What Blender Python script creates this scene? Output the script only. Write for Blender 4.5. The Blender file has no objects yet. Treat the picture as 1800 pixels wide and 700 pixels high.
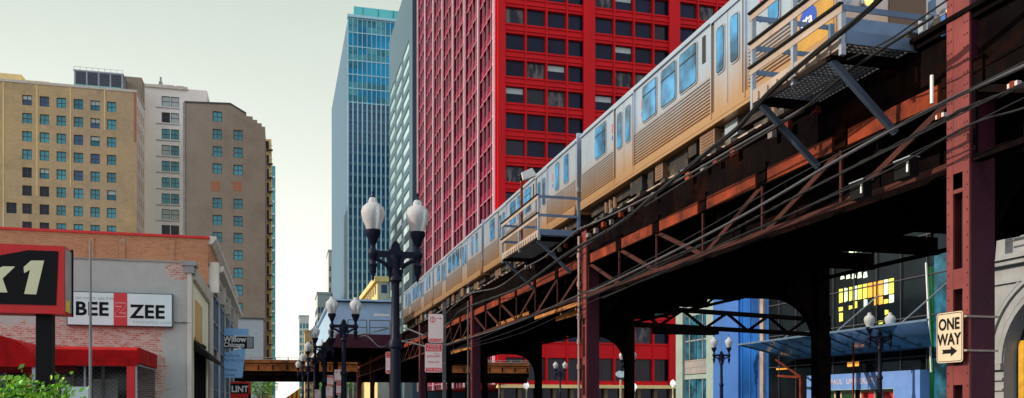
import bpy, bmesh, math, random
from mathutils import Vector, Matrix
random.seed(7)
R = math.radians
sc = bpy.context.scene
COL = sc.collection
PI = math.pi

# ------------------------------------------------------------------ surveying helpers (used only to read distances)
TH = math.atan(410/1550)
def T(px): return math.tan(math.atan((px-900)/1550)+TH)
def Yat(px, X): return X/T(px)
def Xat(px, Y): return Y*T(px)
def D(x, y): return y*math.cos(TH)+x*math.sin(TH)
def Zat(py, x, y): return 1.6+(712-py)/1550*D(x, y)

# ------------------------------------------------------------------ materials
def nodes(name):
    m = bpy.data.materials.new(name); m.use_nodes = True
    nt = m.node_tree; return m, nt, nt.nodes['Principled BSDF']
def N(nt, t, **kw):
    n = nt.nodes.new(t)
    for k, v in kw.items(): setattr(n, k, v)
    return n
def L(nt, a, b): nt.links.new(a, b)
def c4(c): return (c[0], c[1], c[2], 1)
def mixc(nt, fac, a, b, blend='MIX'):
    n = N(nt, 'ShaderNodeMix', data_type='RGBA', blend_type=blend)
    for s, v in ((n.inputs[0], fac), (n.inputs[6], a), (n.inputs[7], b)):
        if hasattr(v, 'is_linked'): L(nt, v, s)
        elif isinstance(v, (int, float)): s.default_value = v
        else: s.default_value = c4(v)
    return n.outputs[2]
def math_(nt, op, a, b=0.0, clamp=False):
    n = N(nt, 'ShaderNodeMath', operation=op); n.use_clamp = clamp
    for s, v in ((n.inputs[0], a), (n.inputs[1], b)):
        if hasattr(v, 'is_linked'): L(nt, v, s)
        else: s.default_value = v
    return n.outputs[0]
def noise(nt, vec, scale, detail=5, rough=0.6):
    n = N(nt, 'ShaderNodeTexNoise'); n.inputs['Scale'].default_value = scale
    n.inputs['Detail'].default_value = detail; n.inputs['Roughness'].default_value = rough
    if vec: L(nt, vec, n.inputs['Vector'])
    return n.outputs['Fac']
def ramp(nt, fac, lo, hi):
    n = N(nt, 'ShaderNodeMapRange'); L(nt, fac, n.inputs[0])
    n.inputs[1].default_value = lo; n.inputs[2].default_value = hi; return n.outputs[0]
def bump(nt, bs, h, strength, dist=0.02):
    b = N(nt, 'ShaderNodeBump'); b.inputs['Strength'].default_value = strength
    b.inputs['Distance'].default_value = dist; L(nt, h, b.inputs['Height']); L(nt, b.outputs[0], bs.inputs['Normal'])
def geo(nt):
    g = N(nt, 'ShaderNodeNewGeometry'); return g.outputs['Position']
def xyz(nt, v):
    s = N(nt, 'ShaderNodeSeparateXYZ'); L(nt, v, s.inputs[0]); return s.outputs
def comb(nt, x, y, z=0.0):
    c = N(nt, 'ShaderNodeCombineXYZ')
    for s, v in zip(c.inputs, (x, y, z)):
        if hasattr(v, 'is_linked'): L(nt, v, s)
        else: s.default_value = v
    return c.outputs[0]

def mat(name, col, rough=0.6, metal=0.0, var=0.25, scale=1.5, stain=None, stain_amt=0.5, stain_scale=0.8, bmp=0.15, bdist=0.01, streak=False, spec=0.5, coat=0.0):
    m, nt, bs = nodes(name)
    p = geo(nt); f = noise(nt, p, scale)
    col_ = mixc(nt, ramp(nt, f, 0.3, 0.7), [c*(1-var) for c in col], [min(1, c*(1+var)) for c in col])
    if stain:
        v = p
        if streak:
            mp = N(nt, 'ShaderNodeMapping'); mp.inputs['Scale'].default_value = (1, 1, 0.12); L(nt, p, mp.inputs[0]); v = mp.outputs[0]
        g = noise(nt, v, stain_scale, 8, 0.7)
        k = math_(nt, 'MULTIPLY', ramp(nt, g, 0.5, 0.68), stain_amt)
        col_ = mixc(nt, k, col_, stain)
    L(nt, col_, bs.inputs['Base Color'])
    r = math_(nt, 'ADD', math_(nt, 'MULTIPLY', f, 0.2), rough-0.1, True); L(nt, r, bs.inputs['Roughness'])
    bs.inputs['Metallic'].default_value = metal
    bs.inputs['Specular IOR Level'].default_value = spec
    bs.inputs['Coat Weight'].default_value = coat
    if bmp: bump(nt, bs, noise(nt, p, 1/max(bdist*3, .004), 3), bmp, bdist)
    return m

def brick_mat(name, c1, c2, mortar, bw=0.22, bh=0.075, ms=0.012, paint=None, dirt=(0.1, 0.08, 0.06), dirt_amt=0.4):
    m, nt, bs = nodes(name); p = geo(nt); s = xyz(nt, p)
    v = comb(nt, math_(nt, 'ADD', s[0], s[1]), s[2])
    b = N(nt, 'ShaderNodeTexBrick'); L(nt, v, b.inputs['Vector'])
    b.inputs['Color1'].default_value = c4(c1); b.inputs['Color2'].default_value = c4(c2); b.inputs['Mortar'].default_value = c4(mortar)
    b.inputs['Scale'].default_value = 1; b.inputs['Brick Width'].default_value = bw; b.inputs['Row Height'].default_value = bh
    b.inputs['Mortar Size'].default_value = ms
    col = b.outputs[0]
    n1 = noise(nt, p, 0.35, 8, 0.7)
    col = mixc(nt, math_(nt, 'MULTIPLY', ramp(nt, n1, 0.45, 0.75), dirt_amt), col, dirt)
    n2 = noise(nt, v, 3, 4)
    col = mixc(nt, math_(nt, 'MULTIPLY', n2, 0.5), col, (0.5, 0.5, 0.5), 'OVERLAY')
    if paint: col = paint(nt, p, s, col)
    L(nt, col, bs.inputs['Base Color']); bs.inputs['Roughness'].default_value = 0.9
    bump(nt, bs, b.outputs[1], -0.4, 0.01)
    return m

def glass_mat(name, col, rough=0.08, spec=1.0, var=0.4, scale=0.25, metal=0.0):
    m, nt, bs = nodes(name); p = geo(nt)
    f = noise(nt, p, scale, 2)
    L(nt, mixc(nt, ramp(nt, f, 0.35, 0.65), [c*(1-var) for c in col], [c*(1+var) for c in col]), bs.inputs['Base Color'])
    bs.inputs['Roughness'].default_value = rough; bs.inputs['Specular IOR Level'].default_value = spec
    bs.inputs['Metallic'].default_value = metal; bs.inputs['IOR'].default_value = 1.45
    bump(nt, bs, noise(nt, p, 0.9, 2), 0.05, 0.05)
    return m
def flat(name, col, rough=0.5, metal=0, spec=0.5):
    return mat(name, col, rough, metal, var=0.08, bmp=0.0, spec=spec)

M = {}
M['asphalt'] = mat('asphalt', (.05, .05, .052), .9, var=.3, scale=2, bmp=.3)
M['concrete'] = mat('concrete', (.34, .32, .29), .9, var=.15, stain=(.15, .14, .12), stain_scale=.4)
M['marking'] = mat('marking', (.75, .74, .7), .7, stain=(.2, .2, .2))
M['soil'] = mat('soil', (.12, .1, .07), .95)
M['el_paint'] = mat('el_paint', (.2, .042, .042), .45, var=.3, scale=1.2, stain=(.3, .06, .02), stain_amt=.8, stain_scale=1.1, streak=True, bmp=.25, spec=.35)
M['el_shade_purple'] = mat('el_shade_purple', (.07, .014, .034), .5, var=.3, scale=1.5, stain=(.05, .01, .012), stain_amt=.7, stain_scale=1.0, streak=True, bmp=.25, spec=.2)  # shaded copy of el_paint: shade of the camera-facing plates is in the colour
M['el_truss'] = mat('el_truss', (.06, .016, .012), .6, var=.35, scale=1.2, stain=(.03, .01, .01), stain_amt=.9, stain_scale=1.4, bmp=.25, spec=.2)
M['el_dark'] = mat('el_dark', (.006, .0045, .005), .9, var=.4, stain=(.022, .007, .004), stain_amt=.8, stain_scale=1.3, spec=.0)  # near-black steel: shade under the tracks is put into this colour
M['rust'] = mat('rust', (.2, .032, .012), .8, var=.6, scale=1.3, stain=(.012, .005, .005), stain_amt=1, stain_scale=1.1, bmp=.4, spec=.2)
M['glint_orange'] = mat('glint_orange', (.42, .18, .05), .8, var=.4, scale=.8, stain=(.08, .03, .015), stain_amt=.9, stain_scale=.7, spec=.2)  # orange of the glints under the deck, put into the colour
M['rivet'] = mat('rivet', (.09, .018, .02), .5, var=.2)
M['cross_rust'] = mat('cross_rust', (.3, .1, .03), .8, var=.5, scale=.7, stain=(.04, .015, .01), stain_amt=1, stain_scale=.5, spec=.1)
M['tie'] = mat('tie', (.05, .042, .036), .9, var=.4, stain=(.3, .27, .24), stain_amt=.6, stain_scale=2)
M['tie_grey'] = mat('tie_grey', (.2, .17, .16), .9, var=.4)
M['rail'] = mat('rail', (.25, .17, .12), .4, .7, stain=(.2, .08, .03))
M['galv'] = mat('galv', (.36, .41, .48), .45, .35, var=.15, stain=(.2, .16, .13), stain_amt=.5, stain_scale=2)
M['galv_blue'] = mat('galv_blue', (.13, .21, .33), .5, .2, var=.2, stain=(.1, .09, .1), stain_scale=2)
M['brace_blue'] = mat('brace_blue', (.05, .075, .12), .6, var=.3)
M['grate'] = mat('grate', (.03, .035, .045), .6)
M['wind_blue'] = mat('wind_blue', (.38, .55, .75), .6, var=.1, stain=(.2, .28, .38))
M['tan_steel'] = mat('tan_steel', (.42, .33, .28), .55, .1, var=.2, stain=(.2, .11, .07), stain_scale=2)
M['cable'] = mat('cable', (.012, .012, .015), .5, var=.2, spec=.4)
M['pole_grey'] = mat('pole_grey', (.16, .18, .2), .5, .2, stain=(.1, .07, .05), stain_scale=3)
M['cable_grey'] = mat('cable_grey', (.075, .075, .088), .5, var=.3)
M['pipe'] = mat('pipe', (.3, .2, .2), .45, .2, var=.2)
M['lamp_iron'] = mat('lamp_iron', (.005, .007, .022), .45, var=.3, spec=.15)
M['cream_iron'] = mat('cream_iron', (.6, .5, .28), .5)
M['black'] = mat('black', (.006, .006, .007), .6, var=.2, spec=.15)
M['red_paint'] = mat('red_paint', (.62, .008, .01), .5, var=.1, scale=.8, stain=(.35, .005, .01), stain_amt=.4)
M['awning'] = mat('awning', (.42, .007, .009), .9, var=.2, scale=1.2, stain=(.16, .004, .006), stain_amt=.7, stain_scale=1.4, spec=.15)
M['cream'] = flat('cream', (.72, .7, .45))
M['yellow'] = flat('yellow', (.7, .55, .05))
M['white'] = mat('white', (.8, .8, .78), .5, var=.05, bmp=0)
M['sign_white'] = mat('sign_white', (.68, .84, .86), .25, var=.07, scale=1.0, bmp=0)
M['sign_grey'] = flat('sign_grey', (.45, .55, .55))
M['sign_beige'] = mat('sign_beige', (.66, .52, .38), .5, var=.06, scale=4, stain=(.55, .42, .3), stain_amt=.4, stain_scale=6, bmp=0)
M['sign_red'] = flat('sign_red', (.6, .03, .04))
M['pink_white'] = flat('pink_white', (.78, .62, .62))
M['banner'] = mat('banner', (.3, .58, .95), .8, var=.12, scale=1)
M['banner_ink'] = flat('banner_ink', (.06, .14, .3))
M['stone'] = mat('stone', (.3, .31, .325), .85, var=.15, scale=.8, stain=(.22, .2, .19), stain_scale=.9, streak=True, bmp=.3)
M['stone_pale'] = mat('stone_pale', (.3, .38, .35), .8, var=.12, stain=(.3, .38, .36), stain_scale=.7, streak=True)
M['limestone'] = mat('limestone', (.66, .62, .55), .8, var=.1, stain=(.3, .27, .22), streak=True)
M['white_brick'] = brick_mat('white_brick', (.95, .94, .88), (.9, .9, .86), (.85, .85, .8), .5, .2, .02, dirt_amt=.1)
M['pale_annex'] = mat('pale_annex', (.42, .5, .55), .85, var=.08)
M['blue_panel'] = mat('blue_panel', (.05, .16, .5), .5, var=.1, scale=.5)
M['portal_blue'] = mat('portal_blue', (.16, .31, .72), .5, var=.1)
M['blue_dark'] = glass_mat('blue_dark', (.01, .1, .38), .2, .6)
M['spandrel'] = brick_mat('spandrel', (.3, .28, .29), (.38, .33, .32), (.2, .2, .2), .9, .5, .03)
M['green_paint'] = mat('green_paint', (.02, .3, .2), .6)
M['bark'] = mat('bark', (.12, .08, .05), .9)
M['shop_dark'] = glass_mat('shop_dark', (.015, .02, .03), .12, .5)
M['leaf'] = mat('leaf', (.2, .5, .03), .5, var=.45, scale=3, bmp=0)
M['leaf_dark'] = mat('leaf_dark', (.05, .15, .03), .6, var=.4, scale=1, bmp=0)
M['leaf_mid'] = mat('leaf_mid', (.1, .28, .03), .5, var=.3, scale=3, bmp=0)
M['leaf_yellow'] = mat('leaf_yellow', (.45, .55, .05), .5, var=.3, scale=3, bmp=0)
M['storefront'] = mat('storefront', (.95, .9, .68), .6, var=.06, bmp=0)
M['gold'] = mat('gold', (.6, .33, .03), .4, var=.3)
# glass
M['win_cyan'] = glass_mat('win_cyan', (.045, .32, .38), .12, .6, .35, .15)
M['win_dark'] = glass_mat('win_dark', (.012, .012, .022), .08, .35, .5, .1)
M['win_navy'] = glass_mat('win_navy', (.009, .013, .04), .1, .2, .5, .1)
def reflect_glass():  # reflections put into the base colour as slanted tan-grey streaks
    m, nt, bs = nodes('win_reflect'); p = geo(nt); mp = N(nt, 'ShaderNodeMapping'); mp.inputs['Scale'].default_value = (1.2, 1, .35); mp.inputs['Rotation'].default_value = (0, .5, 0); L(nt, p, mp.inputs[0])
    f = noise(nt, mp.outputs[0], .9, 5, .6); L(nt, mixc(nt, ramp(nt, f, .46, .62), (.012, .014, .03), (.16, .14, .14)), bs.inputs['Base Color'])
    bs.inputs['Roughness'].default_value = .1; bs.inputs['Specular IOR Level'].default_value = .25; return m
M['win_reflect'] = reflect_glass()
M['win_teal_dark'] = glass_mat('win_teal_dark', (.02, .2, .27), .1, .4, .4, .3)
M['win_blue'] = glass_mat('win_blue', (.035, .2, .42), .06, .7, .75, 1.3)  # strong colour variation paints reflections into the train windows
M['t_glass'] = glass_mat('t_glass', (.01, .3, .55), .15, .2, .5, .05)
M['t_glass2'] = glass_mat('t_glass2', (.02, .09, .2), .12, .6, .3, .05)
M['t_teal'] = glass_mat('t_teal', (.1, .55, .55), .2, .6, .15, .05)
M['t_pale'] = glass_mat('t_pale', (.4, .66, .7), .15, .8, .2, .04)
M['bldg_glass'] = glass_mat('bldg_glass', (.006, .01, .014), .12, .15, .5, .4)
M['green_glass'] = glass_mat('green_glass', (.005, .07, .02), .1, .3)
M['teal_glass'] = glass_mat('teal_glass', (.02, .1, .16), .1, .3, .7, .8)
M['canopy_glass'] = glass_mat('canopy_glass', (.2, .6, .95), .15, .6, .2, 1)
M['fin'] = mat('fin', (.38, .66, .76), .5, .2, var=.08, bmp=0)
M['tower_side'] = mat('tower_side', (.07, .16, .26), .6, var=.1, scale=.03, bmp=0)
M['grey_tower'] = mat('grey_tower', (.06, .13, .19), .6, var=.12, scale=.05, bmp=0)
M['frame_grey'] = mat('frame_grey', (.3, .32, .33), .5, bmp=0)
M['frame_dark'] = mat('frame_dark', (.05, .05, .06), .5, bmp=0)
M['cna_red'] = mat('cna_red', (.66, .006, .012), .55, var=.14, scale=.08, stain=(.4, .004, .01), stain_amt=.6, stain_scale=.16, streak=True, bmp=0, spec=.18)
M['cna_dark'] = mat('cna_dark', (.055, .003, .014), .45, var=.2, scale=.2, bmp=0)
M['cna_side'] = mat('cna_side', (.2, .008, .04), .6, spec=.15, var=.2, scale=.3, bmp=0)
M['cna_sheen'] = mat('cna_sheen', (.62, .24, .32), .6, spec=.2, var=.1, bmp=0)  # pink highlights on the red side, put into the colour
M['cna_highlight'] = mat('cna_highlight', (.98, .68, .74), .4, var=.1, bmp=0)  # sky highlights along the red piers, painted as pale strips
M['tan_block'] = brick_mat('tan_block', (.52, .36, .16), (.46, .31, .13), (.4, .3, .18), .4, .2, .02)
M['pale_block'] = mat('pale_block', (.6, .64, .62), .8, var=.1, bmp=0)
M['gold_block'] = mat('gold_block', (.85, .66, .3), .8, var=.15, scale=.2, bmp=0)

def _tower_brick(nt, p, s, col):
    # a sooty pale wash, with its own edges
    n = noise(nt, p, .05, 6, .65)
    return mixc(nt, math_(nt, 'MULTIPLY', ramp(nt, n, .42, .66), .45), col, (.4, .34, .29))
M['brick_tan'] = brick_mat('brick_tan', (.68, .48, .24), (.58, .41, .2), (.5, .38, .24), .6, .22, .02, paint=_tower_brick)
M['brick_brown'] = brick_mat('brick_brown', (.36, .3, .215), (.33, .275, .205), (.31, .275, .22), .6, .22, .02, paint=_tower_brick)
def _orange_paint(nt, p, s, col):
    n = noise(nt, p, .7, 8, .7)
    col = mixc(nt, ramp(nt, n, .62, .7), col, (.42, .38, .34))
    return col
M['brick_orange'] = brick_mat('brick_orange', (.52, .2, .085), (.4, .13, .055), (.4, .26, .18), .22, .08, .012, paint=_orange_paint, dirt=(.33, .12, .06))
XS = Xat(290, 33)
def _grey_paint(nt, p, s, col):
    nz = noise(nt, p, 1.1, 8, .72)
    wob = math_(nt, 'MULTIPLY', math_(nt, 'SUBTRACT', nz, .5), 1.6)
    zz = math_(nt, 'ADD', s[2], wob); xx = math_(nt, 'ADD', s[0], wob)
    low = math_(nt, 'LESS_THAN', zz, 4.45); lef = math_(nt, 'LESS_THAN', xx, XS)
    bare = math_(nt, 'MULTIPLY', low, lef)
    patch = math_(nt, 'MULTIPLY', math_(nt, 'GREATER_THAN', zz, 6.05), math_(nt, 'GREATER_THAN', xx, Xat(302, 33)))
    bare = math_(nt, 'MAXIMUM', bare, patch)
    worn = mixc(nt, ramp(nt, noise(nt, comb(nt, s[0], s[1], math_(nt, 'MULTIPLY', s[2], 3)), 3.0, 8, .75), .44, .56), col, (.58, .5, .44))
    g = mixc(nt, noise(nt, p, 2.2, 6), (.38, .4, .385), (.54, .55, .52))
    return mixc(nt, bare, g, worn)
M['brick_paint'] = brick_mat('brick_paint', (.55, .12, .07), (.42, .1, .06), (.55, .48, .42), .22, .075, .014, paint=_grey_paint, dirt_amt=.1)

def steel_train():
    m, nt, bs = nodes('stainless'); p = geo(nt); s = xyz(nt, p)
    f = noise(nt, p, 1.2, 6)
    st = N(nt, 'ShaderNodeMapping'); st.inputs['Scale'].default_value = (1, 3, .25); L(nt, p, st.inputs[0])
    g = noise(nt, st.outputs[0], 1.5, 8, .7)
    base = mixc(nt, f, (.36, .44, .56), (.58, .66, .78))
    # warm gold reflection put into the steel colour: strongest along the sill, fading upward
    h = math_(nt, 'ADD', math_(nt, 'MULTIPLY', math_(nt, 'SUBTRACT', 8.95, s[2]), 1.0), math_(nt, 'MULTIPLY', math_(nt, 'SUBTRACT', g, .5), 1.1))
    base = mixc(nt, math_(nt, 'MULTIPLY', ramp(nt, h, -.25, 1.0), .88), base, (.55, .27, .07))
    L(nt, base, bs.inputs['Base Color']); bs.inputs['Metallic'].default_value = .6
    L(nt, math_(nt, 'ADD', math_(nt, 'MULTIPLY', g, .2), .22), bs.inputs['Roughness'])
    return m
M['stainless'] = steel_train()
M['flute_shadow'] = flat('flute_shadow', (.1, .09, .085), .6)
M['train_roof'] = mat('train_roof', (.4, .4, .4), .5, .3)
M['train_under'] = mat('train_under', (.02, .017, .017), .8, var=.4, stain=(.2, .1, .06), stain_scale=2)
M['train_box'] = mat('train_box', (.22, .12, .07), .7, var=.3, scale=3, stain=(.15, .09, .06), stain_scale=3)
M['rubber'] = flat('rubber', (.02, .02, .022), .7)
M['logo_blue'] = flat('logo_blue', (.02, .08, .5), .35)
M['train_gold'] = mat('train_gold', (.55, .3, .06), .4, .3, var=.2)
M['seal_brown'] = flat('seal_brown', (.16, .09, .05), .6)

def globe_glass():
    m, nt, bs = nodes('globe_glass'); p = geo(nt)
    bs.inputs['Base Color'].default_value = (.9, .92, .95, 1); bs.inputs['Roughness'].default_value = .12
    bs.inputs['Transmission Weight'].default_value = .5; bs.inputs['IOR'].default_value = 1.1
    w = N(nt, 'ShaderNodeTexWave'); w.bands_direction = 'Z'; w.inputs['Scale'].default_value = 12; L(nt, p, w.inputs['Vector'])
    bump(nt, bs, w.outputs['Fac'], .3, .01)
    return m
M['globe_glass'] = globe_glass()
def emit(name, col, st):
    m, nt, bs = nodes(name); bs.inputs['Base Color'].default_value = c4(col)
    bs.inputs['Emission Color'].default_value = c4(col); bs.inputs['Emission Strength'].default_value = st; return m
M['lamp_on'] = emit('lamp_on', (1, .62, .12), 1.6)
M['signal_on'] = emit('signal_on', (1, .03, .02), 1.0)
M['reflect_yellow'] = emit('reflect_yellow', (.8, .75, .1), .45)  # glowing colours for reflections in the university glass, not room lights
M['reflect_orange'] = emit('reflect_orange', (.95, .4, .05), .45)
M['reflect_white'] = emit('reflect_white', (.75, .95, .7), .5)
M['globe_on'] = emit('globe_on', (.95, .95, .95), .45)

# ------------------------------------------------------------------ mesh building
class MB:
    def __init__(s): s.v = []; s.f = []; s.mi = []; s.mats = []; s.k = 0
    def use(s, m):
        m = M[m] if isinstance(m, str) else m
        if m not in s.mats: s.mats.append(m)
        s.k = s.mats.index(m); return s
    def face(s, idx): s.f.append(idx); s.mi.append(s.k)
    def poly(s, pts):
        n = len(s.v); s.v += [tuple(p) for p in pts]; s.face(list(range(n, n+len(pts))))
    def box(s, x0, x1, y0, y1, z0, z1):
        n = len(s.v)
        s.v += [(x, y, z) for x in (x0, x1) for y in (y0, y1) for z in (z0, z1)]
        for q in ((0, 1, 3, 2), (4, 6, 7, 5), (0, 4, 5, 1), (2, 3, 7, 6), (0, 2, 6, 4), (1, 5, 7, 3)): s.face([n+i for i in q])
        return s
    def prism(s, pts, vec):      # closed polygon extruded by vec
        n = len(s.v); k = len(pts); vec = Vector(vec)
        s.v += [tuple(p) for p in pts]+[tuple(Vector(p)+vec) for p in pts]
        s.face(list(range(n, n+k))); s.face(list(range(n+2*k-1, n+k-1, -1)))
        for i in range(k): j = (i+1) % k; s.face([n+i, n+k+i, n+k+j, n+j])
        return s
    def bar(s, a, b, w, h=None, up=(0, 0, 1)):   # rectangular bar between two points
        a = Vector(a); b = Vector(b); h = h or w; d = (b-a).normalized(); up = Vector(up)
        if abs(d.dot(up)) > .98: up = Vector((1, 0, 0))
        sx = d.cross(up).normalized()*w/2; sz = sx.cross(d).normalized()*h/2
        n = len(s.v)
        for p in (a, b): s.v += [tuple(p-sx-sz), tuple(p+sx-sz), tuple(p+sx+sz), tuple(p-sx+sz)]
        for q in ((0, 1, 2, 3), (7, 6, 5, 4), (0, 4, 5, 1), (1, 5, 6, 2), (2, 6, 7, 3), (3, 7, 4, 0)): s.face([n+i for i in q])
        return s
    def tube(s, pts, r, n=8, caps=True):
        pts = [Vector(p) for p in pts]; rings = []
        for i, p in enumerate(pts):
            d = (pts[min(i+1, len(pts)-1)]-pts[max(i-1, 0)]).normalized()
            up = Vector((0, 0, 1)) if abs(d.z) < .9 else Vector((1, 0, 0))
            a = d.cross(up).normalized(); b = a.cross(d)
            rr = r[i] if isinstance(r, (list, tuple)) else r
            k = len(s.v); rings.append(k)
            for j in range(n):
                t = 2*PI*j/n; s.v.append(tuple(p+a*math.cos(t)*rr+b*math.sin(t)*rr))
        for a, b in zip(rings, rings[1:]):
            for j in range(n): s.face([a+j, a+(j+1) % n, b+(j+1) % n, b+j])
        if caps: s.face([rings[0]+j for j in range(n)][::-1]); s.face([rings[-1]+j for j in range(n)])
        return s
    def lathe(s, c, prof, n=16):  # prof = [(r, z)...]
        return s.tube([(c[0], c[1], c[2]+z) for r, z in prof], [max(r, .001) for r, z in prof], n)
    def rivet(s, c, nrm, r=.014):
        c = Vector(c); nrm = Vector(nrm); t = nrm.orthogonal().normalized(); u = nrm.cross(t)
        n = len(s.v)
        for rr, h in ((r, 0), (r*.75, r*.5)):
            for j in range(6): a = PI/3*j; s.v.append(tuple(c+t*math.cos(a)*rr+u*math.sin(a)*rr+nrm*h))
        for j in range(6): s.face([n+j, n+(j+1) % 6, n+6+(j+1) % 6, n+6+j])
        s.face([n+6+j for j in range(6)])
    def build(s, name, parent=None, loc=None, smooth=False, top=None):
        """parent: place in the parent's frame; vertices are given in world space minus loc"""
        off = Vector(loc) if loc is not None else (Vector(parent['_o']) if parent is not None and '_o' in parent else Vector((0, 0, 0)))
        me = bpy.data.meshes.new(name)
        me.from_pydata([tuple(Vector(v)-off) for v in s.v], [], s.f)
        for m in s.mats: me.materials.append(m)
        me.polygons.foreach_set('material_index', s.mi)
        bm = bmesh.new(); bm.from_mesh(me); bmesh.ops.recalc_face_normals(bm, faces=bm.faces); bm.to_mesh(me); bm.free()
        if smooth:
            me.polygons.foreach_set('use_smooth', [True]*len(me.polygons))
            me.set_sharp_from_angle(angle=R(40))
        o = bpy.data.objects.new(name, me); COL.objects.link(o)
        if parent is not None: o.parent = parent; o['_o'] = tuple(off)
        else: o.location = off; o['_o'] = tuple(off)
        return o

def thing(name, label, cat, loc=(0, 0, 0), group=None, kind=None):
    o = bpy.data.objects.new(name, None); COL.objects.link(o); o.location = loc; o['_o'] = tuple(loc)
    o['label'] = label; o['category'] = cat; o.empty_display_size = .2
    if group: o['group'] = group
    if kind: o['kind'] = kind
    return o
def tag(o, label=None, cat=None, group=None, kind=None):
    if label: o['label'] = label
    if cat: o['category'] = cat
    if group: o['group'] = group
    if kind: o['kind'] = kind
    return o
def kids(o): return [c for c in COL.objects if c.parent == o]
def copy_tree(o, parent=None, cache=None):
    c = o.copy(); COL.objects.link(c); c.parent = parent
    for ch in list(o.children): copy_tree(ch, c)
    return c
def copy_thing(o, loc, label, rz=0, sz=1):
    c = copy_tree(o); c.location = loc; c.rotation_euler.z = rz; c['label'] = label
    if sz != 1: c.scale = (sz, sz, sz)
    return c

def text(body, size, pos, face, m, parent, name='lettering', bold=0.0, shear=0.0, ext=.004, align='LEFT', sx=1.0, spacing=1.0):
    cu = bpy.data.curves.new('t', 'FONT'); cu.body = body; cu.size = size; cu.offset = bold; cu.shear = shear
    cu.extrude = ext; cu.align_x = align; cu.space_character = spacing; cu.resolution_u = 3
    o = bpy.data.objects.new('t', cu); COL.objects.link(o)
    bpy.context.view_layer.update()
    me = bpy.data.meshes.new_from_object(o.evaluated_get(bpy.context.evaluated_depsgraph_get()))
    bpy.data.objects.remove(o); bpy.data.curves.remove(cu)
    rot = {'-Y': Matrix.Rotation(R(90), 4, 'X'), '-X': Matrix.Rotation(R(-90), 4, 'Z') @ Matrix.Rotation(R(90), 4, 'X')}[face]
    me.transform(rot @ Matrix.Scale(sx, 4, (1, 0, 0)))
    me.transform(Matrix.Translation(Vector(pos)-Vector(parent['_o'])))
    me.materials.clear(); me.materials.append(M[m])
    ob = bpy.data.objects.new(name, me); COL.objects.link(ob); ob.parent = parent; ob['_o'] = parent['_o']
    return ob

# a facade: u runs along the face, z up, o outward
class Face:
    def __init__(s, side, c): s.side = side; s.c = c
    def p(s, u, z, o=0):
        if s.side == '-Y': return (u, s.c-o, z)
        if s.side == '-X': return (s.c-o, u, z)
        if s.side == '+X': return (s.c+o, u, z)
    def box(s, mb, u0, u1, z0, z1, o0, o1):
        a = s.p(u0, z0, o0); b = s.p(u1, z1, o1)
        mb.box(min(a[0], b[0]), max(a[0], b[0]), min(a[1], b[1]), max(a[1], b[1]), z0, z1)
    def holes(s, mb, u0, u1, z0, z1, ops, depth, m, mr=None):
        us = sorted({round(v, 4) for v in [u0, u1]+[o[0] for o in ops]+[o[1] for o in ops] if u0-1e-4 <= v <= u1+1e-4})
        zs = sorted({round(v, 4) for v in [z0, z1]+[o[2] for o in ops]+[o[3] for o in ops] if z0-1e-4 <= v <= z1+1e-4})
        mb.use(m)
        for a, b in zip(us, us[1:]):
            for c, d in zip(zs, zs[1:]):
                mu = (a+b)/2; mz = (c+d)/2
                if any(o[0] < mu < o[1] and o[2] < mz < o[3] for o in ops): continue
                mb.poly([s.p(a, c), s.p(b, c), s.p(b, d), s.p(a, d)])
        mb.use(mr or m)
        for a, b, c, d in ops:
            for (ua, za), (ub, zb) in (((a, c), (b, c)), ((b, c), (b, d)), ((b, d), (a, d)), ((a, d), (a, c))):
                mb.poly([s.p(ua, za), s.p(ub, zb), s.p(ub, zb, -depth), s.p(ua, za, -depth)])

_wc = {}
def win_mesh(w, h, style, fm, gm):
    """a window centred on its own origin, facing -Y: frame bars plus glass"""
    key = (round(w, 2), round(h, 2), style, fm, gm)
    if key in _wc: return _wc[key]
    mb = MB(); t = min(w, h)*.06; a = w/2; b = h/2
    mb.use(gm); mb.box(-a, a, .0, .03, -b, b); mb.use(fm)
    mb.box(-a, a, -.06, -.002, -b, -b+t); mb.box(-a, a, -.06, -.002, b-t, b)
    mb.box(-a, -a+t, -.06, -.002, -b+t, b-t); mb.box(a-t, a, -.06, -.002, -b+t, b-t)
    if 'h' in style: mb.box(-a+t, a-t, -.05, -.002, -t*.5, t*.5)
    if 'v' in style: mb.box(-t*.5, t*.5, -.045, -.003, -b+t, b-t)
    if 's' in style: mb.box(-a-t*.8, a+t*.8, -.22, .0, -b-t*1.4, -b-.002)
    if 'b' in style: mb.use('sign_grey'); mb.box(-a+t, a-t, -.01, -.001, b*.2, b-t)
    o = mb.build('window'); me = o.data; bpy.data.objects.remove(o)
    _wc[key] = me; return me
def windows(root, F, ops, depth, style, fm, gm, limit=100, chooser=None, name='window'):
    """one child object per window; past the limit the rest become one piece"""
    rz = {'-Y': 0, '-X': R(-90), '+X': R(90)}[F.side]; off = Vector(root['_o'])
    rest = MB()
    for i, (u0, u1, z0, z1) in enumerate(ops):
        g, st = (gm, style) if not chooser else chooser(i, u0, z0, gm, style)
        c = Vector(F.p((u0+u1)/2, (z0+z1)/2, -depth))
        me = win_mesh(u1-u0, z1-z0, st, fm, g)
        if i < limit:
            o = bpy.data.objects.new(name, me); COL.objects.link(o); o.parent = root
            o.location = c-off; o.rotation_euler.z = rz
        else:
            mt = Matrix.Translation(c) @ Matrix.Rotation(rz, 4, 'Z'); n = len(rest.v)
            rest.v += [tuple(mt @ v.co) for v in me.vertices]
            for p in me.polygons: rest.use(me.materials[p.material_index]); rest.face([n+q for q in p.vertices])
    if rest.v: tag(rest.build(name, root), kind='stuff')

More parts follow.
